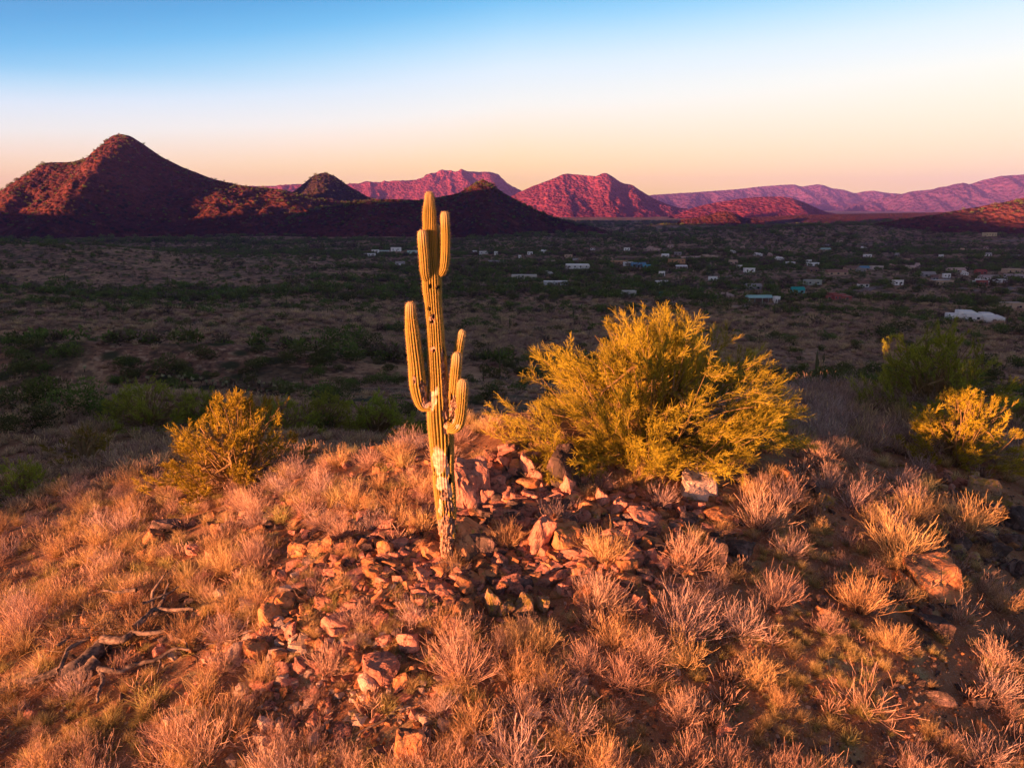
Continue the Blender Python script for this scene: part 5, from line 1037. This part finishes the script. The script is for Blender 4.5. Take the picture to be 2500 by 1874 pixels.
for a in [
 (901,626,28,'porch',WH,GRY,'white house with a columned porch, leftmost of all the houses'),(916,617,17,'flat',WH,GRY,'pale grey block behind the leftmost porch house'),(938,619,23,'carport',WH,(.45,.55,.52),'low pale green roof right of the leftmost porch house'),(966,614,24,'flat',WH,WH,'tall white block house among the leftmost group',9),(1006,619,24,'flat',(.5,.66,.62),WH,'pale teal house just left of the saguaro'),(960,639,26,'carport',GRY,BRN,'dark open shed with a thin white edge below the tall white block'),(976,648,23,'gable',WH,GRY,'small white roofed shed nearest below the dark open shed'),
 (1158,619,13,'flat',WH,WH,'small white house, first right of the saguaro'),(1181,621,23,'porch',WH,WH,'white house with arches, second right of the saguaro'),(1211,622,9,'flat',WH,WH,'tiny white shed right of the arched white house'),(1269,631,7,'flat',WH,WH,'tiny white hut halfway to the pink house'),(1294,622,13,'flat',WH,GRY,'small white house left of the hillside white house'),(1327,617,18,'step',WH,WH,'white house on the rise above the pink house'),(1211,644,40,'flat',GRY,GRY,'low grey house half hidden in trees right of the saguaro',6),(1347,644,20,'flat',PNK,PNK,'square pink house above the long beige house'),(1280,684,62,'flat',(.6,.54,.47),(.55,.5,.45),'long beige flat roofed house right of the saguaro'),(1338,672,24,'step',(.62,.58,.54),GRY,'pale house above the white roofed workshop'),(1358,696,60,'flat',(.5,.5,.5),WH,'long workshop with a white flat roof right of the long beige house',7),
 (1411,658,58,'porch',WH,WH,'long white house with a deep columned porch on a pale yard',10),(1516,646,46,'flat',ORG,(.55,.33,.2),'orange flat roofed house above the blue roofs'),(1540,635,62,'flat',BRN,(.32,.2,.14),'long brown flat house behind the orange one'),(1560,652,36,'gable',BLU,BLU,'house with a bright blue roof'),(1534,649,22,'flat',WH,WH,'white roof against the left of the blue roof'),(1579,656,19,'flat',(.12,.40,.55),(.12,.40,.55),'turquoise box in front of the blue roof'),(1593,612,37,'step',PNK,TAN,'pink tan house high on the far slope'),(1625,628,18,'gable',WH,WH,'bright white barn left of the pink gabled houses'),(1531,612,14,'flat',WH,TEA,'tiny pale house in the dark trees above the brown house'),(1654,643,38,'flat',ORG,BRN,'low orange house left of the pink gabled house'),(1689,635,46,'gable',WH,PNK,'white walled house with a pink tile roof'),(1733,631,42,'step',TAN,PNK,'tan stepped house right of the pink tile roof'),(1665,657,27,'carport',WH,WH,'open white carport below the orange house'),
 (1617,698,31,'trailer',WH,WH,'white mobile home alone on the open scrub'),(1536,726,34,'flat',(.5,.48,.46),WH,'low pale house just above the large palo verde'),(1614,727,12,'flat',(.05,.38,.36),(.05,.4,.38),'small turquoise shed above the large palo verde'),(1769,728,44,'step',PNK,(.6,.45,.42),'pinkish stepped house above the right part of the large palo verde'),(1806,657,14,'flat',WH,GRY,'small white building by the dirt road'),(1858,740,60,'carport',(.55,.6,.58),(.35,.60,.56),'ranch with a pale teal gable roof on posts'),(1898,742,12,'flat',WH,WH,'white box trailer right of the teal roofed ranch'),(1950,717,32,'gable',TEA,(.03,.33,.31),'house with a dark teal roof behind the ranch'),(2049,732,58,'step',RED,(.36,.16,.12),'red brown stepped house in the middle of the right valley'),(1987,696,38,'flat',(.36,.38,.33),GRY,'greenish grey flat house above the red brown house'),(1987,664,24,'gable',BRN,BRN,'dark brown gabled barn'),(2047,671,50,'gable',TAN,(.30,.16,.12),'wide brown roofed house right of the dark barn'),(2096,660,52,'gable',TAN,BRN,'tan house left of the blue roof wing'),(2112,661,24,'gable',TAN,BLU,'blue roofed wing of the tan house'),(2142,660,28,'flat',(.6,.5,.46),TAN,'pale low house right of the blue roofed wing'),(2200,657,40,'gable',YEL,(.34,.18,.15),'yellow house with a reddish roof'),(2228,658,36,'gable',YEL,PNK,'pink roofed house joined to the right of the yellow one'),(1931,648,20,'flat',WH,WH,'left white house of the far white pair'),(1987,650,26,'flat',WH,WH,'right white house of the far white pair'),(1975,643,12,'flat',WH,GRY,'small white house behind the far white pair'),(2018,613,24,'gable',PNK,(.36,.52,.46),'lonely house with a pale green roof on the far slope'),(2050,593,14,'flat',PNK,TAN,'tiny pink house on the far road'),
 (2420,577,27,'flat',YEL,YEL,'cream house alone high on the hillside at the right',8),(2305,697,46,'flat',TAN,(.45,.52,.58),'tan metal building with a pale blue roof'),(2340,665,40,'gable',TAN,PNK,'tan house with a pink roof behind the metal building'),(2422,685,46,'gable',WH,(.45,.36,.34),'white gabled house on the right'),(2446,690,26,'flat',WH,WH,'white wing right of the white gabled house',4),(2400,698,22,'flat',RED,RED,'dark red shed below the white gabled house'),(2480,668,42,'flat',TAN,(.6,.45,.33),'tan flat house at the right edge'),(2484,682,40,'flat',(.5,.42,.44),PNK,'mauve house at the right edge below the tan one'),(2478,757,50,'flat',TAN,(.55,.45,.4),'tan house at the right edge above the white stepped house'),(2396,786,114,'step',WH,WH,'large white stepped adobe house, nearest of all the houses',20,-.28),(2398,670,26,'gable',RED,RED,'dark red roofed house behind the white gabled house'),(2270,676,32,'gable',GRY,GRY,'grey roofed house left of the tan metal building'),(2313,680,17,'trailer',WH,WH,'white camper behind the tan metal building'),(1842,707,38,'gable',GRY,GRY,'dark grey roofed house above the pinkish stepped house')]:
    house(*a)
hr = np.random.RandomState(5); extra = []
for i in range(46):
    px = [1150 + 1340 * hr.rand(), 1750 + 740 * hr.rand()][i % 2]; py = 602 + 100 * hr.rand() ** 1.3 * (0.6 + 0.4 * (px > 1600))
    if any(abs(px - a) < b + 14 and abs(py - c) < 9 for a, b, c in [(q[0], q[1], q[2]) for q in extra]): continue
    wl = [WH, WH, TAN, PNK, WH, GRY][hr.randint(6)]; st = ['flat', 'gable', 'flat', 'step'][hr.randint(4)]; w = hr.uniform(8, 22) * (0.7 + (py - 600) / 120)
    extra.append((px, w, py)); o = house(px, py, w, st, wl, [WH, GRY, PNK, BRN, TAN][hr.randint(5)], 'x', name='small_house'); extra[-1] += (o, {WH: 'small white', TAN: 'small tan', PNK: 'small pink', GRY: 'small grey'}[wl] + ' house')
which_one([(e[3], e[4], 'house', e[0], e[2]) for e in extra], [('the long porch house', 1411, 658), ('the bright blue roof', 1560, 652), ('the pink tile roof', 1689, 635), ('the white mobile home', 1617, 698), ('the long beige house', 1280, 684), ('the teal roofed ranch', 1858, 740), ('the dark brown barn', 1987, 664), ('the red brown stepped house', 2049, 732), ('the yellow house', 2200, 657), ('the tan metal building', 2305, 697), ('the white gabled house', 2422, 685), ('the cream hillside house', 2420, 577), ('the green roofed lonely house', 2018, 613)], 'houses scattered over the valley')
# utility poles
M['pole'] = flat('pole_wood', (0.10, 0.07, 0.055), .9, .2, 2.0)
for px, py, h, lb in [(2457, 800, 46, 'utility pole right of the large white stepped house'), (1562, 692, 16, 'lamp pole on the scrub left of the white mobile home'), (2270, 690, 20, 'utility pole among the roofs on the right'), (1962, 712, 18, 'utility pole at the dark teal roof'), (1816, 730, 22, 'utility pole left of the teal roofed ranch')]:
    q = at1(px, py); H = h * project(q)[2] / F; e = bpy.data.objects.new('utility_pole', None); C.objects.link(e); e.location = q
    v, f = tube([(0, 0, -.5), (0, 0, H * .5), (0, 0, H)], [.2, .18, .14], 8); link('post', mesh_np('post', v, [f], [M['pole']]), e); link('crossarm', boxm('crossarm', -1.1, 1.1, -.28, -.15, H * .88, H * .88 + .2, M['pole']), e); tag(e, lb, 'pole')
# ------------------------------------------------------------------ the valley: bushes, small saguaros, chollas
def bush_mesh(seed, n, W=3.0, H=2.1, leaf=0.26, mat='bush', name='bush'):
    r = np.random.RandomState(seed); nl = 7
    c = r.normal(size=(nl, 3)) * np.array([W * .26, W * .26, H * .16]) + np.array([0, 0, H * .5]); rad = r.uniform(.45, .8, nl) * H * .55
    j = r.randint(nl, size=n); d = r.normal(size=(n, 3)); d /= np.linalg.norm(d, axis=1, keepdims=True)
    p = c[j] + d * (rad[j] * r.uniform(.5, 1.05, n) ** .5)[:, None] * np.array([1.25, 1.25, .95]); p[:, 2] = np.abs(p[:, 2]) + .05
    u = frame_perp(d, r); ax = d * .6 + np.array([0, 0, .6]) + r.normal(size=(n, 3)) * .4; ax /= np.linalg.norm(ax, axis=1, keepdims=True)
    s = leaf * r.uniform(.5, 1.3, n)[:, None]
    v = np.stack([p - u * s * .5, p + u * s * .5, p + ax * s * 1.5], 1).reshape(-1, 3)
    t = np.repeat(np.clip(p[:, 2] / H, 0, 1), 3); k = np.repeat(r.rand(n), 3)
    return mesh_np(name, v, [np.arange(3 * n).reshape(-1, 3)], [M[mat]], {'t': t, 'k': k})
M['bush_olive'] = m_stem('bush_leaves_olive', (0.055, 0.06, 0.02), (0.12, 0.125, 0.04), 0.2, 0.5)
M['bush_brown'] = m_stem('bush_leaves_brown', (0.075, 0.055, 0.04), (0.15, 0.11, 0.075), 0.2, 0.5)
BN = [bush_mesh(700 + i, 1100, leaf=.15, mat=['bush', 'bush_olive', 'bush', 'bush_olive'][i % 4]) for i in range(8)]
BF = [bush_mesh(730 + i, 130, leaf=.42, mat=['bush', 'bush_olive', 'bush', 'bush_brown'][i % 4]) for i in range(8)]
r_ = np.random.RandomState(99)
def valley_points(n, y0, y1, dens):
    n = int(n * 1.5); px = r_.uniform(-700, 3200, n); Y = np.sqrt(r_.uniform(y0 ** 2, y1 ** 2, n)); x = (px - 1250) / F * Y * 1.02
    k = r_.rand(n) < dens(x, Y); return x[k], Y[k]
def band(x, y):   # green along the washes, thin on the fans between
    a = fbm(x / 260, y / 70, 61, 3); b = fbm(x / 60, y / 40, 65, 3)
    return np.clip(0.42 + 1.5 * a + 0.5 * b, 0.03, 1)
VB = []
for n, y0, y1, sc in [(620, 48, 130, (.45, .95)), (5200, 130, 420, (.6, 1.6)), (17000, 420, 1100, (.9, 2.4)), (15000, 1100, 3200, (1.6, 4.0))]:
    x, y = valley_points(n, y0, y1, band)
    for a, b in zip(x, y): VB.append((a, b, r_.uniform(*sc)))
# bushes one can pick out: (px, py of the foot, width px)
for px, py, w in [(1330, 915, 62), (830, 850, 90), (890, 855, 70), (780, 975, 72), (690, 970, 60), (1000, 1010, 60), (950, 910, 40), (300, 905, 60), (330, 925, 40), (2160, 830, 60), (2185, 815, 70), (2020, 835, 40), (2085, 850, 36), (1940, 865, 36), (2060, 920, 60), (2370, 770, 46), (2440, 775, 60), (2440, 815, 50), (2490, 820, 50), (2380, 830, 34), (1270, 915, 40), (1240, 870, 44), (1380, 870, 40), (150, 690, 30), (60, 920, 90), (100, 985, 120), (30, 990, 110), (185, 1010, 110), (110, 1040, 100), (250, 1020, 80), (20, 1060, 90), (440, 960, 46), (610, 945, 50), (1210, 960, 50), (1165, 985, 44), (2300, 890, 50), (2400, 900, 60), (2480, 900, 60)]:
    q = at1(px, py); VB.append((q[0], q[1], w / 3.3 * project(q)[2] / F))
x, y = valley_points(24000, 260, 1500, lambda a, b: 0 * a + .8)
for a, b in zip(x, y): VB.append((a, b, r_.uniform(.3, .75) * (1 + b / 1500)))
VB = np.array(VB)
# nothing grows inside the houses
for hx, hy, hr in HOUSE_SPOTS: VB = VB[np.hypot(VB[:, 0] - hx, VB[:, 1] - hy) > hr]
vz = ground(VB[:, 0], VB[:, 1]); vp = np.column_stack([VB[:, 0], VB[:, 1], vz]); sx_, sy_, sd = project(vp)
size = VB[:, 2] / sd; order = np.argsort(-size); n = 0; todo = []; rs = []
crest = at(np.clip(sx_, 0, 2500), np.clip(sy_ - 12, 300, 1900))
seen = np.hypot(crest[:, 0] - vp[:, 0], crest[:, 1] - vp[:, 1]) < 0.25 * vp[:, 1]
VM = [('the cholla patch', 560, 945), ('the yellow palo verde bush', 570, 1050), ('the saguaro left arm', 1000, 850), ('the saguaro right arms', 1140, 880), ('the large palo verde', 1560, 860), ('the broad green tree', 2280, 880), ('the white stepped house', 2395, 770), ('the white mobile home', 1617, 694), ('the long beige house', 1280, 680), ('the teal roofed ranch', 1858, 733), ('the grassy left spur', 200, 850), ('the dark left slope', 200, 650), ('the leftmost white houses', 930, 620)]
for i in order:
    rz = r_.uniform(0, 6.28); s = VB[i, 2]
    if n < 300 and seen[i] and 0 < sx_[i] < 2500:
        o = link('desert_bush', BN[i % 8], loc=vp[i] - [0, 0, .1], rz=rz, scale=(s * r_.uniform(.9, 1.2), s, s * r_.uniform(.8, 1.05))); n += 1
        todo.append((o, ['dark green bush', 'olive bush'][(i % 8) % 2], 'bush', sx_[i], sy_[i]))
    else: rs.append((vp[i] - [0, 0, .1], rz, s * r_.uniform(.9, 1.2), s * r_.uniform(.75, 1.0), i % 8))
which_one(todo, VM, 'bushes on the valley floor')
# far scrub on the mountain flanks and along their skylines
for g, n in scatter_on:
    nx, na = g.shape[:2]
    for _ in range(n):
        i = r_.randint(4, nx - 4); j = r_.randint(na) if r_.rand() < .8 else int(na * .62) + r_.randint(-6, 7); j = min(max(j, 0), na - 1); p = g[i, j]
        if p[2] < -45: continue
        s = r_.uniform(.9, 2.2); rs.append((p - [0, 0, .3], r_.uniform(0, 6.28), s, s * r_.uniform(.8, 1.3), r_.randint(8)))
scatter('distant_scrub', [a[0] for a in rs], [(0, 0, a[1]) for a in rs], [(a[2], a[2], a[3]) for a in rs], [a[4] for a in rs], BF, 'distant dark scrub covering the valley floor and mountain flanks')
# low dry scrub between them
x, y = valley_points(60000, 45, 620, lambda a, b: np.clip(.75 - .5 * band(a, b), 0, 1) * (1 - sst(160, 620, b)) ** 1.2); z = ground(x, y); m = len(x)
s = r_.uniform(.9, 2.2, m) * np.clip(y / 120, 1.0, 2.6)
scatter('low_scrub', np.column_stack([x, y, z]), np.column_stack([np.zeros(m), np.zeros(m), r_.uniform(0, 6.28, m)]), np.column_stack([s * 1.2, s * 1.2, s * .9]), r_.choice([0, 1, 2, 3, 4, 5, 6, 7, 8], m), [PROTO['scrub', i] for i in range(5)] + [PROTO['straw', i] for i in range(4)], 'low grey scrub and straw between the bushes of the valley')
# small saguaros
def small_saguaro(seed, arms):
    r = np.random.RandomState(seed); A = Acc(); th = np.linspace(0, 1, 9)
    def col(path, rad):
        p = crs(path, 14); rr = np.full(14, rad); rr[-3:] = rad * np.array([.9, .65, .1]); A.add(*tube(p, rr, 10))
    col([(0, 0, -.2), (0, 0, 1.5), (0, 0, 3.2), (.02, 0, 4.6)], .19)
    for k in range(arms):
        a = r.uniform(0, 6.28); c, s = cos(a), sin(a); h = r.uniform(1.6, 2.4); col([(0, 0, h), (c * .35, s * .35, h + .05), (c * .5, s * .5, h + .5), (c * .5, s * .5, h + r.uniform(1.0, 1.9))], .13)
    return A.mesh('small_saguaro', M['cactus_far'], True)
q_ = NT('cactus_far'); M['cactus_far'] = q_.finish(q_.mix(q_.noise(q_.pos(), .3, 2), (0.07, 0.075, 0.025), (0.13, 0.12, 0.05)), .8)
SS = [small_saguaro(800 + i, [0, 1, 2, 3][i]) for i in range(4)]
todo = []
SGP = [(160, 690, 24), (315, 722, 22), (175, 858, 34), (470, 760, 24), (310, 945, 40), (455, 955, 30), (530, 980, 34), (1245, 805, 30), (1220, 910, 46), (1180, 930, 36), (1320, 895, 24), (1150, 760, 22), (1130, 820, 30), (870, 720, 22), (700, 745, 22), (850, 700, 20), (800, 770, 22), (1990, 925, 70), (2010, 890, 30), (1660, 690, 24), (1690, 700, 26), (1600, 735, 24), (1440, 720, 22), (1500, 700, 22), (1720, 760, 24), (1890, 770, 30), (2200, 760, 24), (2240, 780, 26), (2100, 740, 22), (2330, 720, 22), (560, 740, 20), (240, 780, 24), (90, 780, 24), (410, 690, 18), (640, 690, 18), (1400, 780, 26), (600, 1005, 40), (740, 940, 30)]
for i, (px, py, h) in enumerate(SGP):
    q = at1(px, py); s = h * project(q)[2] / F / 4.6
    todo.append((link('small_saguaro', SS[i % 4], loc=q - [0, 0, .05], rz=i * 1.7, scale=s), 'small distant saguaro', 'cactus', px, py))
which_one(todo, VM, 'distant saguaros in the valley')
def cholla(seed):
    r = np.random.RandomState(seed); A = Acc(); B = Acc(); A.add(*tube([(0, 0, -.1), (.02, 0, .4), (0, .02, .8)], [.09, .08, .07], 7))
    n = 26; d = cone_dirs(r, n, 5, 95, .8); p = spray(r, np.array([[0, 0, .75]]) + r.normal(size=(n, 3)) * .06, d, r.uniform(.25, .42, n), 4, .3, .1)
    for q in p: B.add(*tube(q, [.06, .075, .07, .03], 6), t=np.ones(24))
    return A.mesh('cholla_trunk', M['bush_brown'], True), B.mesh('cholla_crown', M['cholla'], True)
M['cholla'] = m_stem('cholla_spines', (0.30, 0.27, 0.14), (0.40, 0.36, 0.20), 0.1)
CH = [cholla(820 + i) for i in range(3)]; todo = []
CP = [(398, 928), (415, 930), (438, 930), (446, 934), (452, 928), (360, 932), (470, 936), (505, 942), (520, 940), (527, 948), (545, 950), (553, 944), (560, 952), (588, 960), (540, 938), (634, 944), (645, 948), (660, 946), (670, 952), (684, 950), (690, 954), (700, 960), (636, 966), (652, 966), (720, 962), (280, 934), (492, 934), (575, 946), (610, 952), (207, 908), (725, 950), (600, 940)]
for i, (px, py) in enumerate(CP):
    q = at1(px, py); e = bpy.data.objects.new('cholla_cactus', None); C.objects.link(e); s = 15 * project(q)[2] / F / 1.1; e.location = q; e.rotation_euler = (0, 0, i); e.scale = (s,) * 3
    link('trunk', CH[i % 3][0], e); link('crown', CH[i % 3][1], e); todo.append((e, 'pale topped cholla', 'cactus', px, py))
which_one(todo, [('the yellow palo verde bush', 570, 1000), ('the saguaro left arm', 1000, 850), ('the grassy left spur', 200, 850)], 'chollas on the grassy spur')
# ------------------------------------------------------------------ the evening air over the valley
def haze_box():
    bm = bmesh.new(); bmesh.ops.create_cube(bm, size=1.0)
    me = bpy.data.meshes.new('haze'); bm.to_mesh(me); bm.free()
    o = link('haze', me, loc=(0, 0, 130), scale=(26700, 26700, 610)); o['kind'] = 'stuff'; o['label'] = 'thin violet evening haze over the valley'
    m = bpy.data.materials.new('haze'); m.use_nodes = True; t = m.node_tree; t.nodes.clear()
    out = t.nodes.new('ShaderNodeOutputMaterial'); v = t.nodes.new('ShaderNodeVolumePrincipled')
    v.inputs['Color'].default_value = (0.28, 0.27, 1.0, 1); v.inputs['Density'].default_value = 4.6e-5; v.inputs['Anisotropy'].default_value = 0.0
    t.links.new(v.outputs[0], out.inputs['Volume']); me.materials.append(m)
haze_box()
